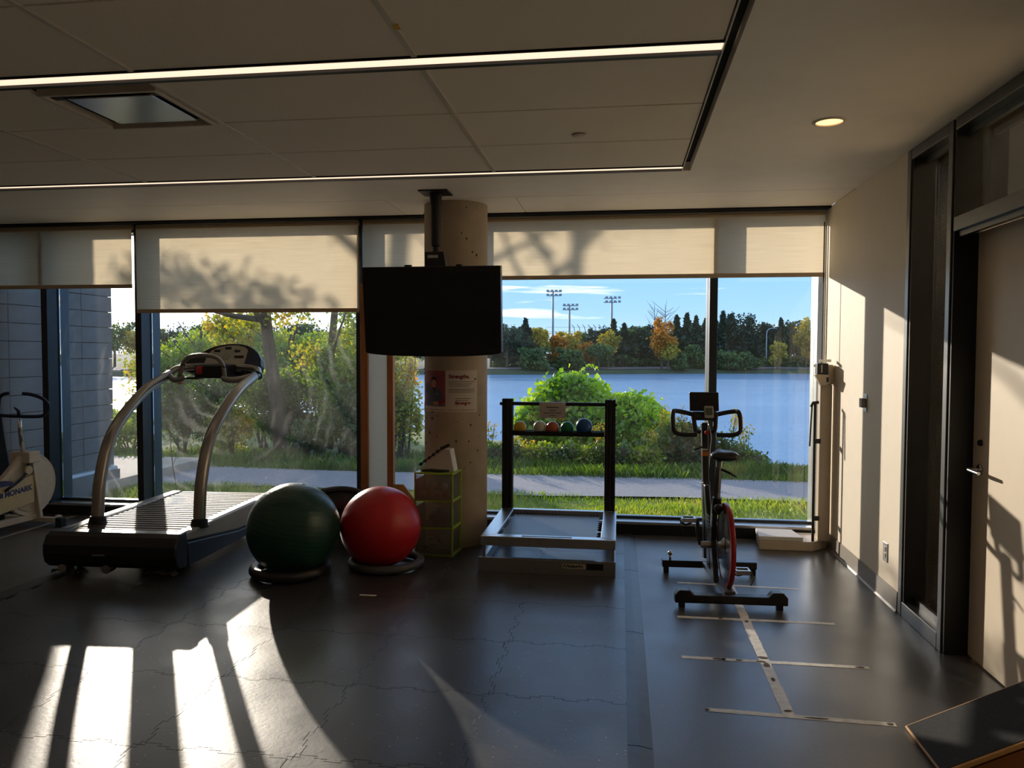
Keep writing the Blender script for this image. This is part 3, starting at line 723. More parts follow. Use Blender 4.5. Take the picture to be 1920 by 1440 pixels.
trunkB = [(0,0,0), (.10,0,.7), (.14,.02,1.5), (.30,0,2.6), (.4,0,4.4), (.5,0,6.2)]
tree('lakeside_tree', 'tree with a slimmer trunk leaning away from its thick neighbour', -5.52, 13.6, trunkB,
     [(.4,0,5.7,1.2,1.2,1.0), (.5,.2,2.05,.6,.5,.45), (.1,-.2,1.4,.35,.3,.3), (.8,.1,2.6,.6,.5,.4)], 8000, .08, 'leaf_green',
     limbs(lambda z: (.2,0,z), 8, 1.2, 1.2, 4.5), r0=.10)
# understorey shrubs
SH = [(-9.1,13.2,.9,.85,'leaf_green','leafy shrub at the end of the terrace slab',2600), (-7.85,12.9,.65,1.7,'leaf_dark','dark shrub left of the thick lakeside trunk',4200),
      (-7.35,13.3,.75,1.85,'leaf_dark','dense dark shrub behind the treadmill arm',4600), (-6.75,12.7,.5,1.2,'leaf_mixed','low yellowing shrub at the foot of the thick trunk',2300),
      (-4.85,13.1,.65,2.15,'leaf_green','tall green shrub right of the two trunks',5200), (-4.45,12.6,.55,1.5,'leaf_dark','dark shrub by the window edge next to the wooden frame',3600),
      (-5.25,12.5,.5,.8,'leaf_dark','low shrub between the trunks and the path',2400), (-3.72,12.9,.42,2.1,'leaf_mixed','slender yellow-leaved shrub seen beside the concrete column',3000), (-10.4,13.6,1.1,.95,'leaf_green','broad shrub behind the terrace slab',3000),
      (-6.25,14.0,.65,1.5,'leaf_dark','dark shrub directly behind the thick trunk',4200), (-5.75,14.6,.7,2.0,'leaf_green','leafy shrub filling the gap between the two trunks',4600), (-4.9,14.3,.65,2.5,'leaf_mixed','tall autumn shrub behind the slimmer trunk',5200), (-7.0,14.4,.8,1.9,'leaf_green','bright shrub beyond the treadmill console',4600), (-4.2,13.6,.5,1.9,'leaf_green','green shrub tucked against the window mullion',3800)]
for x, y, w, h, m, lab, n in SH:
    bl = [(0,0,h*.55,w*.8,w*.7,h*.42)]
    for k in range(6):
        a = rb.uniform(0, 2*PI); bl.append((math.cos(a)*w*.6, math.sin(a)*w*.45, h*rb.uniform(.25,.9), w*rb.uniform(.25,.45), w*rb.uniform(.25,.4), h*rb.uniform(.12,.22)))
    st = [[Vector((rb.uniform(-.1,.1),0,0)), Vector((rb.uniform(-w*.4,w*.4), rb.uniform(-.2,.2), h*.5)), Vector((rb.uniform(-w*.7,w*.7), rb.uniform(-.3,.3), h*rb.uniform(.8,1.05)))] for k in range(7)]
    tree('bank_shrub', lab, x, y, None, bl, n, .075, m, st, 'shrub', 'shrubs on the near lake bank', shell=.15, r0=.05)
# taller trees further along the bank
MT = [(-13.6,23.5,2.2,3.25,'leaf_green','backlit green tree far along the bank behind the treadmill',7000), (-15.8,25.5,2.3,3.5,'leaf_mixed','backlit autumn tree at the far end of the bank',7000),
      (-11.4,22.6,1.7,3.2,'leaf_mixed','autumn tree on the bank between trunk and treadmill console',6500), (-9.4,21.0,1.6,2.6,'leaf_green','pale green bank tree right of the console',6500), (-8.2,20.2,1.0,1.9,'leaf_yellow','low yellow bank tree behind the second trunk',2600), (-18.5,25.5,1.6,1.5,'leaf_green','low backlit bank tree seen past the block wall corner',2200)]
for x, y, w, h, m, lab, n in MT:
    bl = [(0,0,h*.6,w*.75,w*.7,h*.36)]
    for k in range(8):
        a = rb.uniform(0, 2*PI); bl.append((math.cos(a)*w*.6, math.sin(a)*w*.5, h*rb.uniform(.3,.92), w*rb.uniform(.28,.45), w*rb.uniform(.25,.4), h*rb.uniform(.1,.2)))
    tr = [(0,0,0), (.1,0,h*.35), (-.05,0,h*.7), (.05,0,h*.95)]
    tree('bank_tree', lab, x, y, tr, bl, n, .14, m, limbs(lambda z: (0,0,z), 7, w*.8, h*.3, h*.8), 'tree', 'trees along the near bank', shell=.2, r0=.11)

# ---- vine-covered mound and weeds in front of the lake
def mound(label, x, y, blobs, n, size, mat, extra=None):
    z = float(gz(np.array(x), np.array(y))) - .05
    t = thing('vine_mound' if mat == 'vine' else 'bank_bush', label, 'bush', (x, y, z))
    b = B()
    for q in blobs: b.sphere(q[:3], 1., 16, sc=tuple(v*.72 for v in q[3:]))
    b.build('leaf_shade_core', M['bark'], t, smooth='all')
    stuff(leaf_mesh('foliage', blob_pts(blobs, n, .82), size, M[mat], t, .85))
    if extra: extra(t)
    return t
def tendril(t):
    B().tube([(.14,0,1.48), (.26,0,1.61), (.40,0,1.70), (.52,0,1.68)], [.008,.007,.005,.003], 6, smooth=3).build('tendril', M['bark'], t)
    P = np.array([(.16+.36*k/13, RNG.normal()*.02, 1.51+.19*math.sin(k/13*2.2)+RNG.normal()*.015) for k in range(16)])
    stuff(leaf_mesh('tendril_leaves', P, .085, M['vine'], t, .85))
mound('bright green vine-covered mound behind the ball rack', -1.02, 15.5, [(0,0,.80,.78,.7,.70), (-.46,-.1,.66,.56,.5,.50), (.36,0,.95,.50,.5,.50), (.05,-.1,1.20,.45,.45,.36), (-.74,0,.45,.40,.4,.42), (.62,-.1,.52,.50,.5,.48)], 7500, .11, 'vine', tendril)
mound('darker vine mound with rounded top right of the rack upright', .30, 15.7, [(0,0,.60,.56,.6,.54), (.32,-.1,.47,.46,.5,.46), (-.22,0,.82,.37,.4,.34)], 3800, .10, 'vine')
mound('low dark weed bush right of the rack by the water', .95, 13.0, [(0,0,.42,.45,.4,.36), (.42,0,.38,.4,.35,.32), (-.35,-.1,.3,.35,.3,.28), (.1,0,.62,.3,.3,.2)], 3000, .07, 'leaf_dark')
mound('small weed bush behind the spin bike handlebars', 1.85, 13.1, [(0,0,.28,.35,.3,.25), (.3,0,.2,.3,.3,.2)], 1400, .06, 'leaf_dark')
for k, x in enumerate([-2.35,-1.95,-1.4,-.95,-.5,-.1,.35]):
    mound(['low sunlit weeds just right of the concrete column','low weeds left of the rack upright by the path','low weeds under the yellow ball','low weeds beneath the white ball','low weeds beneath the green ball','low weeds beneath the blue ball','low weeds right of the rack by the path'][k], x, 12.55, [(0,0,.2,.3,.22,.22), (.15,0,.26,.2,.2,.2)], 900, .06, 'leaf_green' if k % 2 == 0 else 'leaf_dark')
gold = sorted([(-2.45,12.6,.75), (-2.2,12.8,.82), (-1.75,12.5,.62), (-.35,12.4,.80), (-.25,12.55,.65), (.75,12.7,1.02), (.9,12.8,1.1), (1.05,12.6,.85), (1.25,12.75,.8), (1.4,12.9,.95), (1.75,12.8,1.0), (2.05,12.9,.85), (.55,12.5,.78), (-1.55,12.6,.55)])
_go = 'first second third fourth fifth sixth seventh eighth ninth tenth eleventh twelfth thirteenth fourteenth'.split()
g0 = None
for k, (x, y, h) in enumerate(gold):
    z = float(gz(np.array(x), np.array(y))) - .03
    t = thing('goldenrod', _go[k] + ' yellow-plumed goldenrod plant counting from the concrete column', 'plant', (x, y, z), rb.uniform(0, 6), 'goldenrod plants on the bank')
    b = B(); P = []; Lf = []
    for s in range(4):
        a = rb.uniform(0, 6.28); e = Vector((math.cos(a)*.12, math.sin(a)*.12, h*rb.uniform(.75,1.0)))
        b.tube([(0,0,0), e*.5+Vector((0,0,.03)), e], [.006,.005,.003], 5)
        for q in range(28): P.append(e + Vector((rb.gauss(0,.035), rb.gauss(0,.035), rb.gauss(-.05,.05))))
        for q in range(26): Lf.append(e*rb.uniform(.2,.9) + Vector((rb.gauss(0,.05), rb.gauss(0,.05), 0)))
    stuff(b.build('stem', M['weeds'], t)); stuff(leaf_mesh('flower_plume', np.array(P), .035, M['golden'], t)); stuff(leaf_mesh('leaves', np.array(Lf), .085, M['leaf_dark'], t, .3))

# ---- trees, poles and lamps across the lake
def dirx(px):            # bearing of a picture column, turned into x per y
    a = math.atan((px-960)/F_PX) - _yaw; return math.tan(a)
def far_tree(px, top, base, half, kind, label, back=8., dens=1.):
    """a tree standing `back` metres behind the far shore on the bearing px"""
    k = dirx(px); y = 130.
    for _ in range(8): y = shore_y(k*y) + back
    x = k*y; dep = (x*math.sin(-_yaw) + y*math.cos(_yaw)); s = dep/F_PX
    horizon = 662 - (px-960)*-.0032*0
    half = half*(2.1 if kind == 'conifer' else 1.5 if kind == 'dark' else 1.15); zt = EYE + (662-top)*s; zb = -1.25; h = zt - zb; w = half*s
    cat = 'tree'
    t = thing({'conifer':'far_conifer','bare':'bare_tree'}.get(kind, 'far_tree'), label, cat, (x, y, zb), 0, 'trees across the lake')
    r = random.Random(px); bark = M['barkfar']
    if kind == 'bare':
        b = B(); b.tube([(0,0,0), (.2,0,h*.5), (.1,0,h)], [.16,.1,.02], 6)
        b.build('trunk', bark, t); q = B()
        for i in range(34):
            z = h*r.uniform(.35,.92); a = r.uniform(0,6.28); L = w*r.uniform(.5,1.1); d = Vector((math.cos(a), math.sin(a)*.6, r.uniform(.5,1.3)))
            p = Vector((.1,0,z)); q.tube([p, p+d*L*.5, p+d*L], [.05,.035,.015], 4)
        stuff(q.build('twigs', bark, t)); return
    B().tube([(0,0,0), (.1,0,h*.5), (0,0,h*.9)], [.22,.16,.05], 7).build('trunk', bark, t)
    if kind == 'conifer':
        n = int(2600*dens); u = RNG.uniform(0, 1, n)**.75; ang = RNG.uniform(0, 2*PI, n)
        zz = h*(.06+.94*(1-u)); tier = .62+.38*np.sin(zz*2.3+ang*2+px); rr = w*u**1.05*tier*np.sqrt(RNG.uniform(.2, 1, n))*(1+.25*RNG.normal(size=n))+.08
        P = np.stack([np.cos(ang)*rr, np.sin(ang)*rr*.8, zz], -1)
        stuff(leaf_mesh('foliage', P, .8, M['pine'], t, .5, droop=.3)); return
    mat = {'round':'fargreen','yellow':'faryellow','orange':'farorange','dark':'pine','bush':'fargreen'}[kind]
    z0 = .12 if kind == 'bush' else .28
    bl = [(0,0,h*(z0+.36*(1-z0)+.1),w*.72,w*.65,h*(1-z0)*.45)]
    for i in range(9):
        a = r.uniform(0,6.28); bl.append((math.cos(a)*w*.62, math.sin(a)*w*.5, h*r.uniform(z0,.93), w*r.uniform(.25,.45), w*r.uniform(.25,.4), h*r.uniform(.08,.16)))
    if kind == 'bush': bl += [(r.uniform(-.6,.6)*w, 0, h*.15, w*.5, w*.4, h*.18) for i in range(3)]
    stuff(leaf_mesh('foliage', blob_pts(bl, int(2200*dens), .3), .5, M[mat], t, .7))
FT = [(950,604,693,34,'dark','dark spreading pine across the lake just right of the television',9), (985,598,693,20,'conifer','dark pointed pine beside the spreading pine across the lake',12),
      (1012,618,690,24,'yellow','yellow-green tree across the lake under the tallest light mast',12), (1042,626,690,22,'orange','orange tree across the lake right of the tallest mast',13),
      (1066,620,690,24,'yellow','yellow tree across the lake below the middle light mast',15), (1090,618,688,26,'round','muted green tree behind the fence across the lake',22), (1100,640,690,14,'orange','small bright orange tree in front of the far fence',9),
      (1140,618,690,22,'yellow','yellow-green tree across the lake right of the fence posts',9), (1150,598,690,16,'conifer','pointed conifer below the third light mast',13), (1170,606,690,17,'conifer','conifer just right of the third light mast',14), (1190,610,690,22,'round','green tree across the lake between conifers',14), (1212,616,690,20,'dark','dark tree left of the bare trees across the lake',12),
      (1225,574,690,22,'bare','left-hand bare tree across the lake',16), (1245,570,690,22,'bare','right-hand bare tree behind the orange-topped tree',16),
      (1240,598,696,26,'orange','orange-topped tree at the far waterline left of the window bar',3), (1252,632,697,24,'yellow','yellow-green shrub tree at the far waterline',2.2), (1272,660,696,16,'bush','small green bush at the far waterline left of the bar',2),
      (1268,590,690,17,'conifer','tall conifer behind the orange-topped tree',16), (1287,586,690,16,'conifer','tallest conifer left of the window bar',15), (1304,592,690,16,'conifer','conifer beside the tallest one left of the bar',15), (1322,596,690,17,'conifer','conifer partly behind the window bar',15),
      (1298,641,692,27,'bush','rounded green bush on the far bank left of the bar',6),
      (1338,590,690,17,'conifer','conifer hidden mostly by the window bar',15), (1354,583,690,17,'conifer','tall conifer just right of the window bar',14), (1372,590,690,18,'conifer','second conifer right of the window bar',15), (1387,585,690,20,'dark','tall dark tree with rounded top right of the bar',13), (1412,598,690,20,'dark','dark tree mid-way across the right-hand pane',13), (1430,604,690,20,'conifer','conifer left of the street lamp across the lake',14), (1447,606,690,18,'dark','dark tree behind the street lamp',15), (1463,596,690,15,'conifer','pointed conifer right of the street lamp',14), (1480,600,690,18,'dark','dark tree left of the yellow trees at the pane edge',14),
      (1372,655,695,34,'bush','wide green bush at the far waterline right of the bar',3), (1405,666,695,20,'bush','small green bush at the far waterline mid pane',3), (1458,638,694,15,'yellow','slim yellow tree at the far waterline by the lamp',4), (1510,594,692,22,'yellow','tall yellow tree at the edge of the right pane',9), (1530,616,692,14,'orange','orange-yellow tree beside the wall end of the right pane',6), (1556,600,692,26,'yellow','yellow tree beyond the end of the right pane',12),
      (920,622,692,26,'dark','dark pine across the lake hidden behind the column edge',10), (770,630,690,34,'round','green tree across the lake left of the column',12), (735,640,690,30,'yellow','yellow tree across the lake seen past the wooden frame',12), (1122,640,690,22,'round','green bush-like tree under the fence posts',5), (1068,650,692,26,'bush','reedy bush on the far bank left of the orange tree',4), (1000,652,692,30,'bush','reedy bush on the far bank under the pines',3)]
for k, px in enumerate((800, 835, 868, 896, 1590, 1630, 1675, 1725)):
    FT.append((px, 604 + k*7 % 15, 690, 38, ['round','dark','yellow','dark'][k % 4], ['broad tree across the lake behind the poster','dark tree across the lake behind the column centre','yellow tree across the lake behind the column','dark tree across the lake at the column edge','green tree across the lake beyond the beam scale','dark tree across the lake beyond the wall switch','yellow tree across the lake beyond the wall outlet','dark tree across the lake beyond the sidelight'][k], 16))
_o1 = 'first second third fourth fifth sixth seventh eighth ninth tenth eleventh twelfth thirteenth fourteenth fifteenth sixteenth seventeenth eighteenth nineteenth'.split()
_o2 = _o1[:9]
ORD = _o1 + ['twentieth'] + ['twenty-'+w for w in _o2] + ['thirtieth'] + ['thirty-'+w for w in _o2] + ['fortieth']
for k, px in enumerate(list(range(935, 1010, 18)) + list(range(1110, 1336, 15)) + list(range(1342, 1500, 14))):
    FT.append((px, 607 + (k*29 % 17), 690, 15, 'dark', ORD[k] + ' dark woodland tree across the lake counting from the television', 19 + k % 3))
for k, px in enumerate(range(940, 1540, 30)):
    FT.append((px + (k*7 % 11), 664 + (k*13 % 9), 694, 22, 'bush', ORD[k] + ' low dark bush along the far bank counting from the television', 12 + k % 2))
for px, top, base, half, kind, lab, back in FT: far_tree(px, top, base, half, kind, lab, back)
# hazy tree line further back
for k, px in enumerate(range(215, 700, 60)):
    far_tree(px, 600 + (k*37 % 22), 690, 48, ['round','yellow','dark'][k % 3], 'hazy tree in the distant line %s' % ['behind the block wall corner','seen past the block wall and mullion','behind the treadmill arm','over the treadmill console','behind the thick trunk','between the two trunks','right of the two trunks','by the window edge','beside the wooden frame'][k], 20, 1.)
M['mast'] = pm('galvanised_mast', (.32,.35,.38,1), .5, metal=.4)
def mast(px, top, label, tilt):
    k = dirx(px); y = 175.; x = k*y; dep = x*math.sin(-_yaw)+y*math.cos(_yaw); s = dep/F_PX; h = EYE+(662-top)*s+1
    t = thing('light_mast', label, 'light mast', (x, y, -1.), 0, 'sports field light masts')
    B().tube([(0,0,0), (0,0,h)], [.32,.2], 8).build('pole', M['mast'], t)
    for j, dz in enumerate((0, -.9)):
        B().box(-1.5+tilt*.3, 1.5+tilt*.3, -.12, .12, h+dz-.12, h+dz+.06).build('cross_arm', M['mast'], t)
        for i in range(4): B().box(-1.45+i*.95, -.85+i*.95, -.35, .1, h+dz-.1, h+dz+.4).build('floodlight', M['mast'], t)
mast(1036, 547, 'tallest light mast with two rows of floodlights', 1); mast(1067, 573, 'middle light mast with two rows of floodlights', 0); mast(1146, 559, 'light mast above the conifers nearest the window bar', -1)
t = thing('ball_fence', 'tall wire fence with posts bent over at the top', 'fence', (dirx(1105)*160, 160, -1.))
xs_ = [dirx(p)*160 - dirx(1105)*160 for p in (1077, 1087, 1097, 1107, 1117, 1127, 1137)]
for i, x in enumerate(xs_):
    B().tube([(x,0,0), (x,0,7.0), (x-.15,-.3,7.9), (x-.55,-.8,8.4)], .07, 6).build('post', M['mast'], t)
for z in (2.0, 4.0, 5.5, 7.0, 7.9): B().tube([(xs_[0]-6,0,z), (xs_[-1]+4,0,z)], .025, 4).build('wire', M['mast'], t)
x = dirx(1440)*150; t = thing('street_lamp', 'street lamp with curved arm across the lake', 'street lamp', (x, 152, -1.))
B().tube([(0,0,0), (0,0,6.0), (.15,0,6.9), (.6,0,7.3), (1.3,0,7.4)], [.12,.09,.08,.07,.06], 8, smooth=3).build('pole', pm('lamp_grey', (.6,.62,.64,1), .4, metal=.3), t)
B().box(1.1, 1.8, -.15, .15, 7.3, 7.45).build('lamp_head', M['mast'], t)
x = dirx(1167)*146; t = thing('road_sign', 'white triangular road sign on a post across the lake', 'sign', (x, 146, -1.1))
B().tube([(0,0,0), (0,0,2.2)], .05, 6).build('post', M['mast'], t)
B().prism([(-.55, 3.0), (.55, 3.0), (0, 2.0)], -.05, -.02, 'y').build('sign_plate', pm('sign_white', lin(235,235,235), .5), t)
# ================================================================== exercise equipment
M['steel'] = pm('brushed_steel', (.62,.61,.60,1), .28, metal=1., var=.06, scale=60, stretch=(1,1,.1))
M['chrome'] = pm('chrome', (.75,.75,.76,1), .12, metal=1., var=.03)
M['tubegrey'] = pm('satin_grey_tube', (.36,.35,.33,1), .32, metal=.85, var=.05)
M['plastic'] = pm('black_plastic', (.012,.012,.014,1), .38, var=.15)
M['softblack'] = pm('soft_black', (.018,.018,.02,1), .6, var=.2)
M['cover'] = pm('side_cover_grey', lin(176,174,166), .42, var=.04)
M['slat'] = pm('belt_slat', lin(74,60,50), .62, var=.15, scale=30)
M['bluegrey'] = pm('console_blue', lin(44,58,84), .35, var=.08)
M['consface'] = pm('console_face', lin(196,194,186), .45, var=.04)
M['redbtn'] = pm('red_button', lin(186,40,34), .4)
M['greenbtn'] = pm('green_button', lin(60,150,90), .4)
M['orange'] = pm('orange_label', lin(214,120,40), .5)

# ---- treadmill: local x across, local y away from the viewer
TR = thing('treadmill', 'large slat-belt treadmill with curved grey uprights by the window', 'treadmill', (-3.32, 4.61, 0.0), rad(2.5))
hood = [(.0,.10), (-.015,.16), (-.012,.22), (.02,.275), (.06,.295), (.14,.298), (.14,.06), (.04,.065)]
B().prism([(a, z) for a, z in hood], -.475, .455, 'x').build('end_hood', M['plastic'], TR, bevel=.012, seg=3)
B().box(-.46, .44, .10, 1.62, .10, .245).build('deck_frame', M['plastic'], TR, bevel=.01)
for s, x0, x1 in ((-1, -.475, -.385), (1, .365, .455)):
    B().prism([(.10,.285), (.45,.292), (1.60,.292), (1.66,.25), (1.66,.12), (.9,.14), (.5,.19), (.14,.235)], x0, x1, 'x').build('side_cover', M['cover'], TR, bevel=.01, seg=3)
    B().box(x0+.018, x1-.018, .52, 1.25, .293, .2955).build('step_grip', M['tubegrey'], TR)
    B().box(x0+.02, x1-.02, .16, .24, .291, .2945).build('cover_plate', M['tubegrey'], TR, bevel=.001)
    B().prism([(.14,.222), (.5,.178), (.9,.128), (1.66,.108), (1.62,.05), (.16,.05)], x0+.004 if s < 0 else x0, x1 if s < 0 else x1-.004, 'x').build('side_skirt', M['plastic'], TR, bevel=.01)
b = B()                      # the slats, too close-set to pick apart
for k in range(23):
    y = .13 + k*.066; b.box(-.383, .363, y, y+.044, .258, .284)
stuff(b.build('belt_slats', M['slat'], TR, bevel=.003))
B().box(-.383, .363, .13, 1.64, .246, .262).build('belt_bed', M['gap'], TR)
for x in (-.30, .28):
    B().lathe([(.028,0), (.03,.02), (.018,.03), (.018,.07)], 20, Matrix.Translation((x, .12, 0))).build('levelling_foot', M['softblack'], TR, smooth=True)
    B().lathe([(.028,0), (.03,.02), (.018,.03), (.018,.12)], 20, Matrix.Translation((x, 1.5, 0))).build('levelling_foot', M['softblack'], TR, smooth=True)
b = B().cyl((-.36, .02, .055), (-.36, .10, .055), .03).cyl((-.05, .02, .055), (-.05, .09, .06), .03)
stuff(b.build('drive_pulley', M['steel'], TR, smooth=True))
B().box(-.12, -.03, -.019, -.013, .155, .166).build('badge', M['chrome'], TR)
# loose cloth-like padding under the feet
for x0, x1, y in ((-.46, -.22, .06), (.18, .40, .07)):
    b = B(); rr = random.Random(int(x0*100)); n = 14
    v = [(x0+(x1-x0)*i/n, y+rr.uniform(-.02,.02)+(.05 if j else -.03), .012+(rr.uniform(0,.035) if 0 < i < n else 0)) for i in range(n+1) for j in (0, 1)]
    b.add(v, [(2*i, 2*i+1, 2*i+3, 2*i+2) for i in range(n)]); b.build('padding_rag', pm('rag', lin(120,112,96), .9), TR, smooth='all')
# uprights
for x in (-.33, .425):
    P = [(x,.36,.28), (x,.37,.42), (x,.40,.60), (x,.50,.84), (x,.68,1.02), (x,.98,1.20), (x-.005*(x/abs(x)),1.33,1.315)]
    u = B().tube(P, [.042,.042,.042,.041,.041,.04,.038], 18, smooth=6).build('upright', M['tubegrey'], TR, smooth='all')
    b = B().tube([(x,.36,.275), (x,.365,.335)], [.062,.05], 18)
    b.build('collar', M['softblack'], u, smooth=True)
    for k in range(4): B().torus((x,.362,.285+.014*k), .058-.003*k, .006, 20, 6).build('gaiter_ring', M['softblack'], u, smooth='all')
# handrail and console
rail = B().tube([(-.335,1.33,1.315), (-.30,1.42,1.36), (-.20,1.47,1.375), (.02,1.48,1.38), (.25,1.47,1.375), (.39,1.41,1.355), (.43,1.33,1.315)], .030, 14, smooth=5)
rail.build('cross_rail', M['tubegrey'], TR, smooth='all')
for x in (-.335, .43): B().torus((x,1.325,1.312), .037, .006, 20, 8, Matrix.Rotation(rad(-60), 4, 'X')).build('rail_joint', M['plastic'], TR, smooth='all')
for sx, x0 in ((-1,-.315), (1,.41)):
    B().tube([(x0,1.31,1.31), (x0-sx*.10,1.20,1.275), (x0-sx*.17,1.17,1.28), (x0-sx*.2,1.18,1.30)], [.026,.026,.024,.022], 12, smooth=4).build('hand_grip', M['tubegrey'], TR, smooth='all')
lx0, lx1 = -.13, .215
B().tube([(lx0-.03,1.18,1.30), (lx0,1.18,1.385), (lx0+.02,1.18,1.43), (lx0+.07,1.18,1.465), ((lx0+lx1)/2,1.18,1.475), (lx1-.07,1.18,1.46), (lx1-.02,1.18,1.42), (lx1,1.18,1.37), (lx1+.01,1.18,1.295)], .0175, 12, smooth=4).build('loop_handle', M['tubegrey'], TR, smooth='all')
for x, z in ((lx0+.005,1.40), (lx1-.005,1.385)): B().torus((x,1.18,z), .020, .005, 18, 8, Matrix.Rotation(rad(10), 4, 'Y')).build('handle_ring', M['plastic'], TR, smooth='all')
TILT = Matrix.Translation((.045, 1.50, 1.375)) @ Matrix.Rotation(rad(-22), 4, 'X')
outl = [(-.36,-.02), (-.335,.075), (-.325,.105), (-.295,.10), (-.255,.105), (-.205,.135), (-.155,.165), (-.10,.19), (-.03,.208), (.05,.215), (.13,.212), (.20,.195), (.255,.165), (.295,.13), (.325,.08), (.335,.02), (.32,-.06), (.27,-.085), (-.28,-.05)]
cons = B().prism(outl, 0, .085, 'y', TILT).build('console', M['plastic'], TR, bevel=.008, seg=3)
face = [(-.165,.02), (-.15,.09), (-.12,.145), (-.06,.178), (.03,.196), (.11,.195), (.175,.18), (.205,.155), (.20,.09), (.175,-.045), (-.02,-.03), (-.15,.0)]
B().prism(face, -.004, .004, 'y', TILT).build('control_face', M['consface'], cons)
for x, z, w in ((.03,.170,.028), (-.065,.145,.026), (.115,.145,.024), (-.115,.10,.042), (.135,.092,.04)):
    B().box(x-w, x+w, -.009, -.004, z-.012, z+.010, TILT).build('button', M['plastic'], cons, bevel=.002)
B().lathe([(.0001,.006), (.03,.006), (.034,.0)], 24, TILT @ Matrix.Translation((.02,-.004,.095)) @ Matrix.Rotation(PI/2, 4, 'X')).build('dial', M['cover'], cons, smooth=True)
B().box(.075, .115, -.009, -.004, .0, .022, TILT).build('green_button', M['greenbtn'], cons, bevel=.002)
B().prism([(.215,.155), (.205,.09), (.18,-.045), (.225,-.07), (.31,-.05), (.325,.02), (.315,.08), (.28,.135), (.235,.165)], -.006, .004, 'y', TILT).build('side_panel', M['bluegrey'], cons, bevel=.002)
B().box(-.10, .19, 1.30, 1.46, 1.285, 1.40).build('control_pod', M['plastic'], TR, bevel=.015, seg=3)
B().box(-.075, -.025, 1.292, 1.299, 1.32, 1.385).build('stop_button', M['redbtn'], TR, bevel=.003)
b = B(); 
b.tube([(-.08,1.34,1.285), (-.06,1.33,1.245), (0,1.32,1.225), (.05,1.32,1.24), (.08,1.33,1.285)], .0018, 6, smooth=4); b.build('safety_cord', M['plastic'], TR, smooth='all')
B().box(-.26, -.08, 1.30, 1.42, 1.275, 1.292).build('tray', M['softblack'], TR, bevel=.004)
B().box(-.335, -.29, 1.45, 1.52, 1.225, 1.285).build('paper_cup', pm('cup_card', lin(206,170,120), .6), TR, bevel=.01)

# ---- upright ergometer bike with a big flywheel
MK = thing('ergometer_bike', 'cream upright exercise bike with large covered flywheel', 'exercise bike', (-5.00, 5.905, 0), rad(-4))
M['cream'] = pm('cream_paint', lin(206,198,182), .4, var=.05)
M['creampanel'] = pm('cream_panel', lin(204,190,150), .45, var=.06)
M['navy'] = pm('navy_plastic', lin(24,34,66), .4)
RX = Matrix.Rotation(PI/2, 4, 'Y')
w = B().lathe([(.0001,-.022), (.225,-.022), (.232,-.016), (.262,-.02), (.268,-.01), (.268,.01), (.262,.02), (.232,.016), (.225,.022), (.0001,.022)], 56, Matrix.Translation((0,0,.365)) @ RX).build('flywheel', M['cream'], MK, smooth=True)
for k, (dy, dz, s, mm) in enumerate([(.06,.03,.03,'creampanel'), (.06,-.03,.03,'creampanel'), (.06,-.09,.02,'creampanel')]): B().box(.0222, .0232, dy-s, dy+s, .365+dz-.02, .365+dz+.02).build('instruction_label', M[mm], w)
B().bar((.04,-.02,.635), (.04,.06,.075), .045, .03).bar((-.04,-.02,.635), (-.04,.06,.075), .045, .03).build('fork', M['cream'], MK, bevel=.004)
B().box(-.10, .10, -.10, .02, .56, .655).build('head_block', M['cream'], MK, bevel=.008)
B().prism([(-.62,.14), (.0,.215), (.0,.455), (-.30,.40), (-.62,.37)], .028, .05, 'x').build('chain_guard', M['creampanel'], MK, bevel=.004)
g = [o for o in MK.children if o.name.startswith('chain_guard')][0]
M['mono'] = pm('blue_print', lin(36,52,110), .5)
lettering('MONARK', .062, lambda x, y: (.0508, -.300+x*1.02, .305+y+.022*(x/.25)), M['mono'], g, bold=.003)
B().box(.0506, .0512, -.345, -.315, .305, .345).build('emblem', M['mono'], g)
B().bar((0,-.06,.62), (0,-.55,.20), .05, .05).build('down_tube', M['cream'], MK, bevel=.006)
B().tube([(0,-.06,.64), (0,-.085,.86), (0,-.09,.93)], [.020,.017,.015], 12).build('stem', M['chrome'], MK, smooth='all')
B().tube([(-.07,-.12,1.15), (-.14,-.10,1.14), (-.21,-.07,1.11), (-.245,-.045,1.06), (-.245,-.05,1.0), (-.21,-.07,.962), (-.12,-.08,.955), (0,-.09,.955), (.12,-.085,.955), (.21,-.07,.962), (.245,-.05,1.0), (.245,-.045,1.06), (.21,-.07,1.11), (.14,-.10,1.14), (.07,-.12,1.15)], .0145, 12, smooth=5).build('handlebar', M['navy'], MK, smooth='all')
B().tube([(0,-.09,.955), (.0,-.095,1.0), (-.035,-.10,1.03)], [.016,.014,.006], 10).build('tension_lever', M['navy'], MK, smooth='all')
B().lathe([(.0001,.012), (.035,.012), (.04,0)], 24, Matrix.Translation((.06,-.07,.50)) @ RX).build('brake_knob', M['creampanel'], MK, smooth=True)
B().tube([(.05,-.05,.56), (.06,-.12,.45), (.06,-.30,.36)], .012, 8, smooth=4).build('brake_belt', M['navy'], MK, smooth='all')
B().box(-.30, .22, .035, .085, .035, .075).build('front_foot', M['cream'], MK, bevel=.005)
for x0 in (-.36, .22): B().box(x0, x0+.06, .03, .09, .0, .08).build('foot_cap', pm('teal_rubber', lin(30,48,58), .6), MK, bevel=.006)
B().box(-.03, .03, -.75, .06, .06, .11).build('base_beam', M['cream'], MK, bevel=.005)
B().box(-.30, .30, -.80, -.75, .0, .06).build('rear_foot', M['cream'], MK, bevel=.005)
B().lathe([(.0001,-.015), (.028,-.015), (.042,-.012), (.042,.012), (.028,.015), (.0001,.015)], 24, Matrix.Translation((.17,.12,.043)) @ RX).build('transport_wheel', M['cream'], MK, smooth=True)
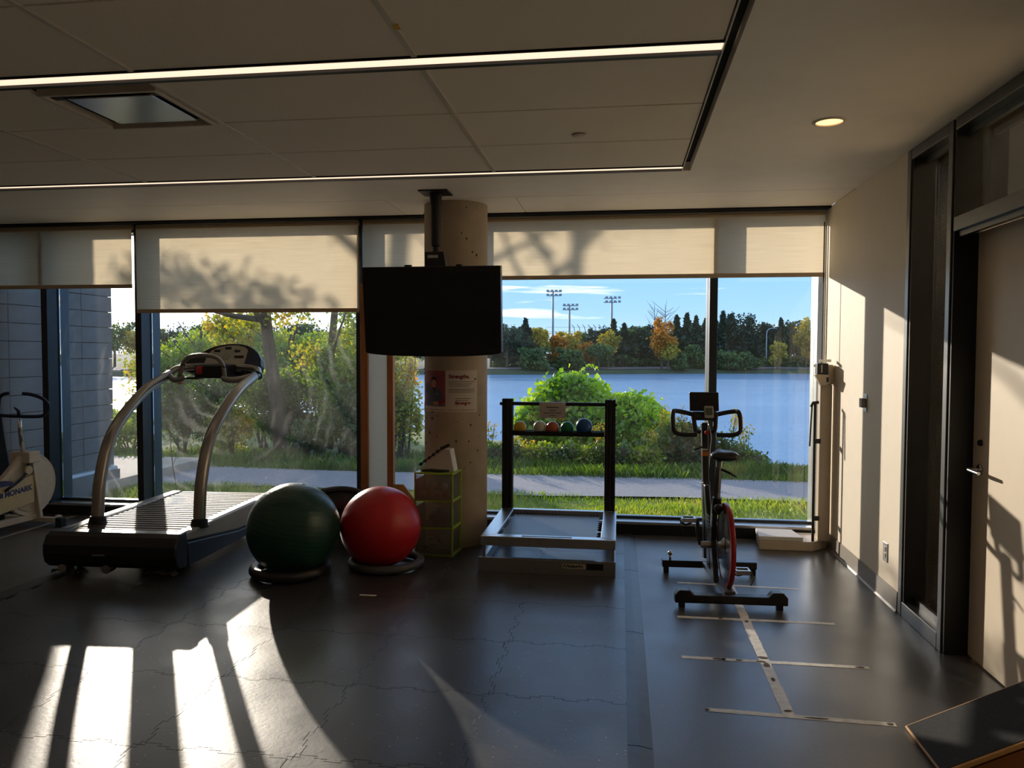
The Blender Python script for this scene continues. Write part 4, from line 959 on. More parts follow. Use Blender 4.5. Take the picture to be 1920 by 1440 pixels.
B().box(-.02, .12, -.42, -.28, .41, .44).build('pedal_plate', M['mono'], MK, bevel=.004)
B().tube([(0,-.55,.22), (0,-.66,.80)], .02, 12).build('seat_post', M['chrome'], MK, smooth='all')
B().sphere((0,-.68,.84), .13, 20, sc=(.85,1.05,.3)).build('saddle', M['softblack'], MK, smooth='all')

# ---- exercise balls in their ring bases
M['gball'] = pm('green_ball_vinyl', (.008,.056,.038,1), .34, var=.15, scale=4, bump=.35, bscale=14, stretch=(1,1,9))
M['rball'] = pm('red_ball_vinyl', (.50,.012,.018,1), .36, var=.1, scale=3)
M['ringb'] = pm('ring_vinyl', (.02,.021,.023,1), .45, var=.2, scale=12)
M['ringg'] = pm('ring_vinyl_grey', (.07,.072,.078,1), .45, var=.2, scale=12)
t = thing('exercise_ball', 'large dark green ribbed exercise ball', 'exercise ball', (-2.16, 4.866, .318), rad(20))
b = B(); prof = []
for i in range(97):
    a = PI*i/96; r = .306*(1 + .0022*math.cos(i*2*PI/3.2)*math.sin(a)); prof.append((max(1e-5, math.sin(a)*r), -math.cos(a)*r))
b.lathe(prof, 72, Matrix.Rotation(rad(12), 4, 'Y')).build('shell', M['gball'], t, smooth='all')
B().lathe([(.0001,.003), (.012,.003), (.016,0)], 16, Matrix.Rotation(rad(12), 4, 'Y') @ Matrix.Translation((0,0,.305))).build('plug', M['gball'], t, smooth=True)
t = thing('exercise_ball', 'bright red smooth exercise ball', 'exercise ball', (-1.645, 5.141, .289), 0)
B().sphere((0,0,0), .2785, 72).build('shell', M['rball'], t, smooth='all')
B().lathe([(.0001,.003), (.012,.003), (.016,0)], 16, Matrix.Rotation(rad(70), 4, 'X') @ Matrix.Translation((0,0,.277))).build('plug', M['rball'], t, smooth=True)
o = B().torus((0,0,.043), .233, .036, 56, 16).build('ball_ring', M['ringb'], smooth='all'); o.location = (-2.187, 4.868, .009); tag(o, 'black inflatable ring under the green exercise ball', 'ball ring', 'ring bases of the balls')
o = B().torus((0,0,.036), .235, .029, 56, 16).build('ball_ring', M['ringg'], smooth='all'); o.location = (-1.607, 5.150, .009); tag(o, 'grey inflatable ring under the red exercise ball', 'ball ring', 'ring bases of the balls')

# ---- half-dome balance trainer leaning behind the balls
t = thing('balance_trainer', 'black half-dome balance trainer leaning behind the balls', 'balance trainer', (-2.24, 5.86, .20), 0)
MT_ = Matrix.Rotation(rad(-22), 4, 'Y') @ Matrix.Rotation(rad(-38), 4, 'X') @ Matrix.Translation((0,0,.06))
B().lathe([(.0001,-.20), (.08,-.195), (.16,-.165), (.225,-.10), (.255,-.02), (.255,.0)], 48, MT_).build('dome', pm('navy_vinyl', (.012,.016,.03,1), .4), t, smooth='all')
B().lathe([(.255,-.012), (.278,-.01), (.285,.01), (.278,.03), (.25,.034), (.0001,.03)], 48, MT_).build('platform', M['plastic'], t, smooth=True)

# ---- wooden framed board on a base
M['wood'] = pm('oiled_wood', lin(188,126,78), .5, var=.2, scale=3, stretch=(14,14,1))
M['woodlight'] = pm('plywood', lin(206,156,96), .55, var=.15, scale=3, stretch=(10,1,1))
M['board'] = pm('white_board', lin(206,202,192), .6, var=.04, scale=4); M['frost'] = blindmat('frosted_panel', lin(252,244,228))
t = thing('framed_board', 'tall narrow white board in a wooden frame left of the column', 'board', (-2.005, 6.20, 0), 0)
for x0, x1 in ((-.14,-.078), (.088,.14)): B().box(x0, x1, -.03, .03, .02, 2.075).build('stile', M['wood'], t, bevel=.003)
B().box(-.078, .088, -.001, .001, .05, 2.04).build('panel', M['frost'], t)
B().box(-.078, .088, -.03, .03, 2.04, 2.075).build('top_rail', M['wood'], t, bevel=.003)
B().box(-.078, .088, -.03, .03, .02, .09).build('bottom_rail', M['wood'], t, bevel=.003)
B().prism([(.14,.02), (.14,.405), (.225,.405), (.33,.275), (.33,.02)], -.03, -.008, 'y').build('foot_brace', M['woodlight'], t, bevel=.002)
B().prism([(-.14,.02), (-.14,.32), (-.205,.27), (-.37,.04), (-.37,.02)], -.03, -.008, 'y').build('foot_brace', M['woodlight'], t, bevel=.002)
B().box(-.38, .34, -.10, .09, .0, .02).build('base_plate', pm('blue_base', lin(54,66,92), .5), t, bevel=.004)

# ---- drawer tower
M['lime'] = pm('lime_plastic', lin(150,182,52), .4, var=.05)
def clearplastic():
    m = bpy.data.materials.new('clear_drawer_plastic'); m.use_nodes = True; q = m.node_tree; q.nodes.clear()
    tr = N(q, 'ShaderNodeBsdfTransparent'); tr.inputs[0].default_value = (.80,.80,.76,1)
    tl = N(q, 'ShaderNodeBsdfTranslucent'); tl.inputs[0].default_value = (.7,.7,.64,1); df = N(q, 'ShaderNodeBsdfDiffuse'); df.inputs[0].default_value = (.85,.84,.76,1)
    gl = N(q, 'ShaderNodeBsdfGlossy'); gl.inputs['Roughness'].default_value = .12
    fr = N(q, 'ShaderNodeFresnel'); fr.inputs['IOR'].default_value = 1.45
    a0 = N(q, 'ShaderNodeMixShader'); a0.inputs[0].default_value = .5; q.links.new(tl.outputs[0], a0.inputs[1]); q.links.new(df.outputs[0], a0.inputs[2])
    a = N(q, 'ShaderNodeMixShader'); a.inputs[0].default_value = .24; q.links.new(tr.outputs[0], a.inputs[1]); q.links.new(a0.outputs[0], a.inputs[2])
    b = N(q, 'ShaderNodeMixShader'); q.links.new(fr.outputs[0], b.inputs[0]); q.links.new(a.outputs[0], b.inputs[1]); q.links.new(gl.outputs[0], b.inputs[2])
    o = N(q, 'ShaderNodeOutputMaterial'); q.links.new(b.outputs[0], o.inputs[0]); return m
M['clear'] = clearplastic()
DW = .295; DD = .235
DT = thing('drawer_tower', 'lime green three-drawer plastic storage tower in front of the column', 'drawers', (-1.345, 5.452, .010), rad(-4))
hz = [.0, .20, .40, .60]
for z in hz: B().box(-DW/2, DW/2, 0, DD, z, z+.014).build('shelf_frame', M['lime'], DT, bevel=.002)
for x in (-DW/2, DW/2-.012):
    for y in (0, DD-.014): B().box(x, x+.012, y, y+.014, .014, .60).build('corner_post', M['lime'], DT, bevel=.002)
for k in range(3):
    z0 = hz[k]+.016; z1 = hz[k+1]-.004
    d = B().box(-DW/2+.014, DW/2-.014, -.006, -.002, z0, z1).build('drawer', M['clear'], DT, bevel=.001)
    B().box(-DW/2+.014, DW/2-.014, -.002, DD-.02, z0, z0+.003).build('drawer_bottom', M['clear'], d)
    for xx in (-DW/2+.0145, DW/2-.0165): B().box(xx, xx+.002, -.002, DD-.02, z0+.003, z1-.03).build('drawer_side', M['clear'], d)
    B().tube([(-.065,-.008,z1-.075), (-.065,-.012,z1-.04), (-.05,-.012,z1-.028), (.03,-.012,z1-.028), (.045,-.012,z1-.04), (.045,-.008,z1-.075)], .0035, 6).build('handle', M['clear'], d)
# things kept in the drawers
dm = Matrix.Translation(DT.location) @ Matrix.Rotation(rad(-4), 4, 'Z')
pal = [('salmon', lin(226,180,158), 'pale salmon'), ('yellowb', lin(206,172,60), 'mustard yellow'), ('pinkb', lin(226,180,170), 'dusty pink'), ('redb', lin(190,70,70), 'rose red'), ('cream2', lin(236,212,188), 'cream'), ('peach', lin(206,160,132), 'peach'), ('white2', lin(210,204,196), 'whitish')]
spots = [(-.098,.055,.033), (-.038,.05,.034), (.028,.052,.033), (.088,.055,.033), (-.068,.07,.085), (-.01,.075,.088), (.058,.075,.086)]
for (nm, c, word), (x, y, z) in zip(pal, spots):
    p = dm @ Vector((x, y, .419+z)); o = B().sphere((0,0,0), .030, 24).build('small_ball', pm('foam_'+nm, c, .6), smooth='all'); o.location = p
    tag(o, word + ' small therapy ball in the top clear drawer', 'ball', 'small balls in the top drawer')
b = B(); rr = random.Random(3)
o = B().sphere((0,0,0), .07, 20, sc=(1.25,.8,.85)).build('dark_pouch', M['softblack'], smooth='all')
for v in o.data.vertices: v.co += Vector((rr.uniform(-.008,.008), rr.uniform(-.006,.006), rr.uniform(-.008,.008)))
o.location = dm @ Vector((.03,.08,.219+.062)); tag(o, 'crumpled dark pouch in the middle clear drawer', 'pouch')
t = thing('tubing_coil', 'tangle of pale exercise tubing in the bottom clear drawer', 'tubing', dm @ Vector((.01,.04,.02)), rad(-4))
for k in range(7):
    cx, cz, R = rr.uniform(-.05,.06), .075+rr.uniform(-.015,.02), rr.uniform(.025,.06); ph = rr.uniform(0,6)
    B().tube([(cx+R*1.3*math.cos(a), .012*k+.01*math.sin(a*2+ph), max(.008, cz+R*.85*math.sin(a))) for a in [2*PI*i/22 for i in range(22)]], .0035, 6, closed=True).build('tube_loop', pm('tubing', lin(190,186,176), .5), t, smooth='all')
b = B().tube([(-.12,.06,.012), (-.05,.1,.03), (.03,.08,.02), (.1,.12,.03)], .008, 8, smooth=4).tube([(-.12,.12,.05), (-.06,.1,.07), (-.02,.13,.05)], .006, 8, smooth=4)
stuff(b.build('dark_tubing', M['softblack'], t, smooth='all'))
# white box with a string of black spheres on the tower
t = thing('cardboard_box', 'white wedge-shaped box on top of the drawer tower', 'box', dm @ Vector((.05,.11,.615)), rad(-4))
B().prism([(-.17,.0), (.085,.0), (.055,.165), (.015,.165), (-.17,.02)], -.05, .06, 'y').build('box_body', M['board'], t, bevel=.002)
B().prism([(.086,.002), (.056,.163), (.0575,.165), (.0885,.002)], -.045, .055, 'y').build('end_flap', pm('box_flap', lin(226,226,224), .5), t)
t = thing('massage_stick', 'string of glossy black massage beads leaning on the white box', 'massage stick', dm @ Vector((-.04,.045,.615)), rad(-4))
for k in range(6): B().sphere((-.07+.032*k, 0, .055+.0245*k), .0135, 16).build('bead', pm('glossy_black', (.01,.01,.012,1), .12) if k == 0 else bpy.data.materials['glossy_black'], t, smooth='all')
B().tube([(-.085,0,.045), (.13,0,.20)], .005, 8).build('rod', M['softblack'], t); B().tube([(.10,0,.180), (.15,.0,.205)], .011, 10).build('grip', M['softblack'], t, smooth=True)
o = B().tube([(0,0,0), (.06,0,.003), (.14,0,0), (.2,0,.002)], [.008,.011,.011,.008], 10).build('black_rod', M['softblack'], smooth='all'); o.location = dm @ Vector((-.09,.02,.626)); tag(o, 'short black foam rod lying on the drawer tower top', 'rod')

# ---- rebounder with a ball rack
RB = thing('rebounder', 'aluminium rebounder trampoline with upright ball rack', 'rebounder', (-.485, 5.62, 0.0095), 0)
hx = .465; y0, y1 = -.50, .50
M['base_alu'] = pm('rail_aluminium', (.42,.42,.43,1), .36, metal=.9, var=.06, scale=40)
B().box(-hx, hx, y0, y0+.03, 0, .098).build('front_rail', M['base_alu'], RB, bevel=.002)
for x in (-hx, hx-.03): B().box(x, x+.03, y0+.03, y1, 0, .07).build('side_rail', M['base_alu'], RB, bevel=.002)
B().box(-hx+.03, hx-.03, y1-.03, y1, 0, .07).build('back_rail', M['base_alu'], RB, bevel=.002)
fr = [o for o in RB.children if o.name.startswith('front_rail')][0]
for x in (-.075, .02): B().lathe([(.0001,.003), (.004,.003), (.005,0)], 12, Matrix.Translation((x, y0, .035)) @ Matrix.Rotation(PI/2, 4, 'X')).build('bolt', M['chrome'], fr)
B().box(.105, .385, y0-.0012, y0, .040, .082).build('decal', M['plastic'], fr)
B().box(.108, .27, y0-.0016, y0-.0012, .043, .079).build('decal_panel', pm('decal_cream', lin(190,182,160), .5), fr)
lettering('PlyoBack-Pro', .024, lambda x, y: (.140+x*.83, y0-.0022, .054+y), M['plastic'], fr, bold=.0012)
B().prism([(.114,.050), (.119,.050), (.126,.068), (.133,.050), (.138,.050), (.128,.076), (.124,.076)], y0-.0022, y0-.0017, 'y').build('emblem', M['plastic'], fr)
ZT = .245
fw = .105
tf = B().prism([(-hx+.015,y0+.0), (hx,y0+.0), (hx-fw,y0+.075), (-hx+.015+fw,y0+.075)], ZT-.065, ZT, 'z').build('frame_front', M['steel'], RB, bevel=.004)
B().prism([(-hx+.015,y1-.02), (hx,y1-.02), (hx-fw,y1-.075), (-hx+.015+fw,y1-.075)], ZT-.065, ZT, 'z').build('frame_back', M['steel'], RB, bevel=.004)
B().prism([(-hx+.015,y0+.003), (-hx+.015+fw-.004,y0+.078), (-hx+.015+fw-.004,y1-.078), (-hx+.015,y1-.023)], ZT-.065, ZT, 'z').build('frame_side', M['steel'], RB, bevel=.004)
B().prism([(hx,y0+.003), (hx-fw+.004,y0+.078), (hx-fw+.004,y1-.078), (hx,y1-.023)], ZT-.065, ZT, 'z').build('frame_side', M['steel'], RB, bevel=.004)
B().box(-.17, .17, y0+.03, y0+.05, ZT, ZT+.003).build('grip_slot', M['base_alu'], RB)
bx = .335
# the woven bed with a puckered edge
bed = B(); nx, ny = 40, 30; vv = []
for j in range(ny+1):
    for i in range(nx+1):
        x = -bx + 2*bx*i/nx; y = y0+.10+(y1-y0-.20)*j/ny
        e = 1 if i in (0, nx) else 0; f = 1 if j in (0, ny) else 0
        vv.append((x + (.010*math.sin(j*2.4) if e else 0), y + (.010*math.sin(i*2.4) if f else 0), ZT-.03 - .006*math.sin(PI*i/nx)*math.sin(PI*j/ny)))
bed.add(vv, [(j*(nx+1)+i, j*(nx+1)+i+1, (j+1)*(nx+1)+i+1, (j+1)*(nx+1)+i) for j in range(ny) for i in range(nx)])
bed.build('trampoline_bed', pm('woven_black', (.05,.055,.062,1), .38, var=.1, scale=200), RB, smooth='all')
b = B()
for k in range(26):
    x = -bx+.02+k*(2*bx-.04)/25
    b.tube([(x,y0+.075,ZT-.03), (x,y0+.102,ZT-.03)], .005, 6).tube([(x,y1-.102,ZT-.03), (x,y1-.075,ZT-.03)], .005, 6)
stuff(b.build('springs', M['softblack'], RB))
for x in (-hx+.03, hx-.02): B().bar((x, y0+.06, .06), (x, y0+.06, ZT-.06), .02, .02).build('leg', M['base_alu'], RB)
for s, xc in ((-1, -hx+.055), (1, hx-.055)):
    for k in range(3): 
        q = B().box(xc-.042+.03*k, xc-.042+.024+.03*k, y1-.03, y1+.045, .0, 1.125)
        if k == 0: up = q.box(xc-.042, xc+.042, y1-.018, y1+.033, .0, 1.125).build('upright', M['plastic'], RB, bevel=.003)
        else: q.build('extrusion_rib', M['plastic'], up, bevel=.003)
B().box(-hx+.055, hx-.055, y1-.02, y1+.01, 1.072, 1.10).build('top_bar', M['plastic'], RB, bevel=.003)
for x in (-hx+.008, hx-.014): B().lathe([(.0001,.012), (.013,.012), (.013,0)], 14, Matrix.Translation((x, y1-.03, 1.086)) @ Matrix.Rotation(PI/2, 4, 'X')).build('bar_knob', M['plastic'], RB)
B().prism([(y1-.075,.872), (y1-.07,.835), (y1+.03,.835), (y1+.03,.872), (y1+.024,.872), (y1+.022,.845), (y1-.062,.845), (y1-.066,.872)], -hx+.095, hx-.10, 'x').build('ball_tray', M['plastic'], RB)
zt = .845+.0095
BALLS = [(-.792,.051,lin(206,170,60),'yellow weighted ball at the far end of the rack tray'), (-.632,.053,lin(200,196,180),'off-white weighted ball in the rack tray'), (-.530,.052,lin(190,96,66),'terracotta red weighted ball in the rack tray'), (-.414,.052,lin(24,122,84),'green weighted ball in the rack tray'), (-.280,.066,lin(26,84,150),'large blue weighted ball in the rack tray')]
for x, r, c, lab in BALLS:
    o = B().sphere((0,0,0), r, 36).build('weighted_ball', pm('ball_'+lab.split()[0], c, .28, var=.04), smooth='all'); o.location = (x, 5.62+y1-.02, zt+r); tag(o, lab, 'ball', 'weighted balls on the rack')
t = thing('paper_sign', 'small typed paper notice hanging from the rack crossbar', 'sign', (-.532, 5.62+y1-.024, .985), 0)
B().box(-.105, .105, -.001, 0, 0, .115).build('sheet', pm('sign_paper', lin(196,186,176), .6), t)
B().box(-.105, .105, -.0015, .031, .105, .123).build('folded_top', pm('sign_fold', lin(206,196,186), .6), t)
for z, w in ((.080,.050), (.058,.032), (.037,.072), (.015,.022)): B().box(-w, w, -.0016, -.0011, z, z+.009 if w == .05 else z+.006).build('printed_line', pm('print_grey', lin(90,84,80), .6) if w == .05 else bpy.data.materials['print_grey'], t)

# ---- spin bike with rear flywheel
SB = thing('spin_bike', 'black spin bike with red-rimmed flywheel facing the lake', 'spin bike', (.64, 4.98, 0), rad(2.5))
M['redrim'] = pm('red_rim', lin(150,24,30), .3, var=.08)
M['fly'] = pm('flywheel_aluminium', (.72,.71,.69,1), .2, metal=1., var=.05, scale=3)
M['frameblk'] = pm('frame_black', (.02,.02,.022,1), .32, var=.1)
M['beamgrey'] = pm('beam_grey', (.16,.16,.165,1), .32, metal=.5)
# stabilisers
b = B().prism([(-.325,.03), (-.325,.075), (-.30,.105), (-.24,.105), (-.215,.078), (.215,.078), (.24,.105), (.30,.105), (.325,.075), (.325,.03)], -.39, -.325, 'y').build('rear_stabiliser', M['plastic'], SB, bevel=.005)
for x in (-.30, .265): B().box(x, x+.035, -.375, -.34, .0, .031).build('foot', M['softblack'], b)
b = B().box(-.33, .30, .32, .385, .045, .092).build('front_stabiliser', M['frameblk'], SB, bevel=.005)
for x in (-.32, .26): B().box(x, x+.035, .335, .37, .0, .046).build('foot', M['softblack'], b)
B().tube([(-.275,.352,.092), (-.275,.352,.12)], .008, 8).sphere((-.275,.352,.135), .017, 14).build('transport_knob', M['steel'], b, smooth='all')
B().prism([(-.065,.345), (-.01,.345), (.035,-.335), (-.03,-.335)], .055, .09, 'z').build('floor_beam', M['beamgrey'], SB, bevel=.004)
# flywheel
fwm = Matrix.Translation((.012,-.125,.315)) @ RX
f = B().lathe([(.0001,-.012), (.05,-.012), (.15,-.010), (.235,-.012), (.235,.012), (.15,.010), (.05,.012), (.0001,.012)], 56, fwm).build('flywheel', M['fly'], SB, smooth=True)
B().lathe([(.228,-.014), (.258,-.014), (.262,-.008), (.262,.008), (.258,.014), (.228,.014), (.228,-.014)], 64, fwm).build('flywheel_rim', M['redrim'], f, smooth=True)
B().lathe([(.0001,-.045), (.016,-.045), (.022,-.035), (.05,-.014), (.0,-.012)], 24, fwm).build('hub_cover', M['steel'], f, smooth=True)
B().lathe([(.0001,.06), (.02,.06), (.022,.02), (.045,.012)], 24, fwm).build('axle_cap', M['plastic'], f, smooth=True)
# frame
B().prism([(-.14,.08), (-.02,.08), (.09,.30), (.02,.52), (-.03,.60), (-.075,.60), (-.05,.50), (-.01,.32)], -.06, -.028, 'x').build('rear_frame', M['frameblk'], SB, bevel=.006)
B().prism([(.03,.12), (.14,.12), (.33,.62), (.27,.62), (.06,.30)], -.062, -.030, 'x').build('belt_cover', M['frameblk'], SB, bevel=.006)
b = B()
for k in range(7): b.box(-.064, -.062, .04+.004*k, .10+.012*k, .30+.024*k, .312+.024*k)
stuff(b.build('vent_fins', M['beamgrey'], SB))
B().tube([(-.035,-.06,.585), (-.03,-.085,.80)], .019, 4).build('seat_post', M['beamgrey'], SB)
sp = [o for o in SB.children if o.name.startswith('seat_post')][0]
b = B(); 
for k in range(6): b.lathe([(.0001,.001), (.0045,.001)], 8, Matrix.Translation((-.034,-.083-.0023*k,.64+.02*k)) @ Matrix.Rotation(PI/2, 4, 'X'))
stuff(b.build('adjust_holes', M['gap'], sp))
B().tube([(-.037,-.045,.50), (-.035,-.06,.60)], .030, 14).build('seat_tube', M['frameblk'], SB, smooth=True)
B().tube([(-.036,-.08,.545), (-.036,-.105,.545)], .008, 8).sphere((-.036,-.125,.545), .028, 18).build('seat_knob', M['plastic'], SB, smooth='all')
B().tube([(-.03,-.085,.795), (-.03,-.10,.84)], [.016,.02], 12).build('seat_clamp', M['steel'], SB, smooth=True)
B().tube([(-.02,-.11,.785), (.03,-.13,.765), (.065,-.14,.745)], [.008,.008,.005], 8).build('quick_lever', M['plastic'], SB, smooth='all')
# saddle: wide rear lobes, nose to the front
sd = B(); sec = [(-.135,.055,.868,.020), (-.12,.082,.872,.032), (-.07,.088,.874,.036), (-.01,.070,.872,.032), (.05,.040,.872,.026), (.11,.026,.874,.022), (.14,.015,.872,.014)]
n = 18; v = []
for y, w_, z, h_ in sec:
    for k in range(n):
        a = 2*PI*k/n; ca, sa = math.cos(a), math.sin(a)
        v.append((-.008 + w_*ca, y-.07, z + (h_*sa if sa > 0 else h_*.8*sa) - .010*math.exp(-(ca/.28)**2)*(1 if (sa > 0 and y < 0) else 0)))
fcs = [(i*n+k, i*n+(k+1) % n, (i+1)*n+(k+1) % n, (i+1)*n+k) for i in range(len(sec)-1) for k in range(n)] + [tuple(range(n))[::-1], tuple((len(sec)-1)*n+k for k in range(n))]
sd.add(v, fcs).build('saddle', pm('saddle_vinyl', (.014,.014,.016,1), .3, var=.1), SB, smooth='all')
# front post and handlebar
B().bar((-.035,.30,.12), (-.035,.40,.62), .05, .075).build('front_tube', M['frameblk'], SB, bevel=.006)
B().bar((-.037,.395,.60), (-.04,.475,1.02), .042, .06).build('handlebar_post', M['frameblk'], SB, bevel=.005)
hp = [o for o in SB.children if o.name.startswith('handlebar_post')][0]
B().box(-.062, -.020, .402, .408, .80, .83).build('orange_label', M['orange'], hp); B().box(-.058, -.026, .398, .404, .838, .85).build('pale_label', M['board'], hp)
B().tube([(-.06,.42,.86), (-.10,.41,.845), (-.115,.41,.84)], [.007,.006,.004], 8).build('clamp_lever', M['plastic'], hp)
B().lathe([(.0001,.02), (.016,.02), (.016,0)], 14, Matrix.Translation((-.03,.42,.96)) @ Matrix.Rotation(PI/2, 4, 'X')).build('red_knob', M['redbtn'], hp, smooth=True)
B().tube([(-.02,.40,1.02), (-.005,.385,.93), (-.012,.385,.85), (-.02,.37,.72)], .003, 6, smooth=4).build('cable', M['steel'], hp, smooth='all')
hb = Vector((-.04,.47,1.07))
for s in (-1, 1):
    P = [hb+Vector((s*.05,0,.0)), hb+Vector((s*.12,-.01,.02)), hb+Vector((s*.20,-.03,.035)), hb+Vector((s*.222,-.07,.025)), hb+Vector((s*.225,-.10,-.05)), hb+Vector((s*.215,-.12,-.10)), hb+Vector((s*.17,-.12,-.118)), hb+Vector((s*.10,-.12,-.12)), hb+Vector((s*.065,-.12,-.118))]
    B().tube(P, .0155, 12, smooth=4).build('handlebar', M['softblack'], SB, smooth='all')
    B().tube([hb+Vector((s*.075,-.01,.0)), hb+Vector((s*.07,-.03,-.06)), hb+Vector((s*.062,-.04,-.10)), hb+Vector((s*.03,-.03,-.11))], [.016,.016,.015,.013], 12, smooth=4).build('inner_grip', M['softblack'], SB, smooth='all')
B().box(hb.x-.09, hb.x+.09, hb.y-.03, hb.y+.02, hb.z-.03, hb.z+.03).build('bar_clamp', M['plastic'], SB, bevel=.012, seg=3)
SM = Matrix.Translation((hb.x,hb.y+.02,hb.z+.10)) @ Matrix.Rotation(rad(-14), 4, 'X')
B().box(-.10, .10, -.008, .008, -.07, .065, SM).build('tablet_tray', M['plastic'], SB, bevel=.012, seg=3)
MM_ = Matrix.Translation((hb.x+.022,hb.y-.05,hb.z+.03)) @ Matrix.Rotation(rad(-22), 4, 'X')
mo = B().box(-.031, .031, -.012, .012, -.042, .042, MM_).build('monitor', pm('monitor_silver', lin(170,168,160), .35), SB, bevel=.006, seg=3)
B().box(-.023, .023, -.0135, -.012, -.026, .026, MM_).build('display', pm('lcd', lin(96,100,84), .2), mo)
# cranks and pedals
ck = Vector((-.03,.03,.28))
B().cyl(ck+Vector((-.09,0,0)), ck+Vector((.10,0,0)), .022).build('bottom_bracket', M['steel'], SB, smooth=True)
for s, dy, dz in ((-1,.095,.14), (1,-.095,-.14)):
    a = ck+Vector((s*.085,0,0)); e = ck+Vector((s*.095,dy,dz))
    c = B().tube([a, (a+e)/2+Vector((s*.012,0,0)), e], [.017,.014,.012], 10, smooth=3).build('crank', M['plastic'], SB, smooth='all')
    pd = e+Vector((s*.06,0,0))
    p = B().cyl(e, pd+Vector((s*.045,0,0)), .007).box(pd.x-.045, pd.x+.045, pd.y-.045, pd.y-.03, pd.z-.014, pd.z+.014).box(pd.x-.045, pd.x+.045, pd.y+.03, pd.y+.045, pd.z-.014, pd.z+.014).box(pd.x-.045, pd.x-.035, pd.y-.03, pd.y+.03, pd.z-.012, pd.z+.012).box(pd.x+.035, pd.x+.045, pd.y-.03, pd.y+.03, pd.z-.012, pd.z+.012).build('pedal', M['steel'], SB, bevel=.002)
    B().box(pd.x-.03, pd.x+.03, pd.y-.03, pd.y+.03, pd.z-.016, pd.z+.004).build('cleat_block', M['plastic'], p, bevel=.003)
    B().tube([pd+Vector((-.035,.045,0)), pd+Vector((-.035,.10,-.04)), pd+Vector((0,.115,-.06)), pd+Vector((.035,.10,-.04)), pd+Vector((.035,.045,0))], .007, 8, smooth=4).build('toe_cage', M['plastic'], p, smooth='all')
    B().tube([pd+Vector((s*.05,-.03,.0)), pd+Vector((s*.062,-.05,-.03)), pd+Vector((s*.04,-.06,-.075))], .003, 6).build('strap_end', M['plastic'], p)

# ---- physician's beam scale in the corner
SC = thing('beam_scale', 'beige upright beam scale standing in the window corner', 'scale', (1.33, 6.2, 0), 0)
M['beige'] = pm('beige_enamel', lin(206,190,168), .4, var=.03)
M['creamw'] = pm('platform_cover', lin(226,220,212), .45, var=.04)
B().prism([(-.265,-.15), (.125,-.15), (.262,-.03), (.262,.17), (-.235,.17)], .0, .072, 'z').build('base', M['beige'], SC, bevel=.006)
B().prism([(-.268,-.152), (.06,-.150), (.03,.12), (-.245,.13)], .073, .105, 'z').build('platform', M['creamw'], SC, bevel=.004)
B().box(.175, .262, -.105, -.025, .072, 1.27).build('column', M['beige'], SC, bevel=.006)
B().tube([(.135,-.12,.074), (.135,-.12,1.13)], .0105, 10).build('height_rod', M['plastic'], SC)
B().tube([(.105,-.12,1.10), (.118,-.12,1.13), (.16,-.12,1.135)], .012, 8).build('rod_cap', M['plastic'], SC)
B().bar((.112,-.12,1.13), (.100,-.12,.80), .010, .014).build('head_arm', M['plastic'], SC)
for z in (.25, .84): B().box(.135, .18, -.128, -.108, z-.018, z+.018).build('rod_clip', M['plastic'], SC, bevel=.003)
B().prism([(.125,1.345), (.22,1.345), (.235,1.285), (.20,1.265), (.165,1.262)], -.15, -.10, 'y').build('poise_housing', M['beige'], SC, bevel=.003)
B().box(.20, .27, -.10, .0, 1.27, 1.42).build('beam_bracket', M['beige'], SC, bevel=.01)
B().box(.145, .225, -.125, -.05, 1.346, 1.43).build('balance_weight', M['plastic'], SC, bevel=.004)
B().box(.165, .25, -.10, -.09, 1.44, 1.46).build('beam', M['steel'], SC); B().box(.165, .25, .06, .07, 1.40, 1.42).build('beam', M['steel'], SC)
B().box(.172, .18, -.128, -.124, 1.36, 1.42).build('beam_pointer', M['creamw'], SC)
B().tube([(.19,-.07,1.43), (.19,-.07,2.50)], .0045, 8).build('measuring_rod', M['plastic'], SC)
B().box(.205, .222, -.152, -.15, 1.29, 1.325).build('dial_window', M['plastic'], SC)

# ---- television on a ceiling pole
TV = thing('television', 'black flat television hanging from a ceiling pole', 'television', (-1.32, 5.43, ZC), 0)
B().prism([(-.105,-.10), (.105,-.10), (.105,.095), (-.105,.095)], -.010, 0, 'z').build('ceiling_plate', M['black'], TV, bevel=.002)
B().tube([(0,0,-.01), (0,0,-.03), (0,0,-.10), (0,0,-.38), (0,0,-.39), (0,0,-.44)], [.045,.045,.036,.034,.022,.022], 20).build('pole', M['black'], TV, smooth=True)
B().prism([(-.07,-.43), (.07,-.43), (.10,-.62), (-.06,-.62)], -.06, .03, 'y').build('mount_head', M['plastic'], TV, bevel=.004)
mh = [o for o in TV.children if o.name.startswith('mount_head')][0]
B().box(-.045, .03, -.062, -.06, -.475, -.455).build('label', M['cover'], mh)
TT = Matrix.Translation((0,-.15,-.545)) @ Matrix.Rotation(rad(7), 4, 'X')
out = [(-.497,0), (.497,0), (.495,-.605)] + [(.495*math.cos(a), -.605-.030*math.sin(a)) for a in [PI*i/12 for i in range(1, 12)]] + [(-.495,-.605)]
B().prism([(a, z) for a, z in out], -.02, .06, 'y', TT).build('cabinet', pm('tv_black', (.006,.006,.007,1), .3, var=.1), TV, bevel=.008, seg=3)
B().box(-.46, .46, -.0225, -.0205, -.57, -.035, TT).build('screen', pm('tv_screen', (.003,.004,.008,1), .08, var=.05), TV)
for x in (-.17, .20): B().box(x-.02, x+.02, .0, .05, 0, .012, TT).build('bracket_tab', M['black'], TV)
B().box(-.05, .05, .06, .20, -.30, -.05, TT).build('rear_bracket', M['black'], TV)

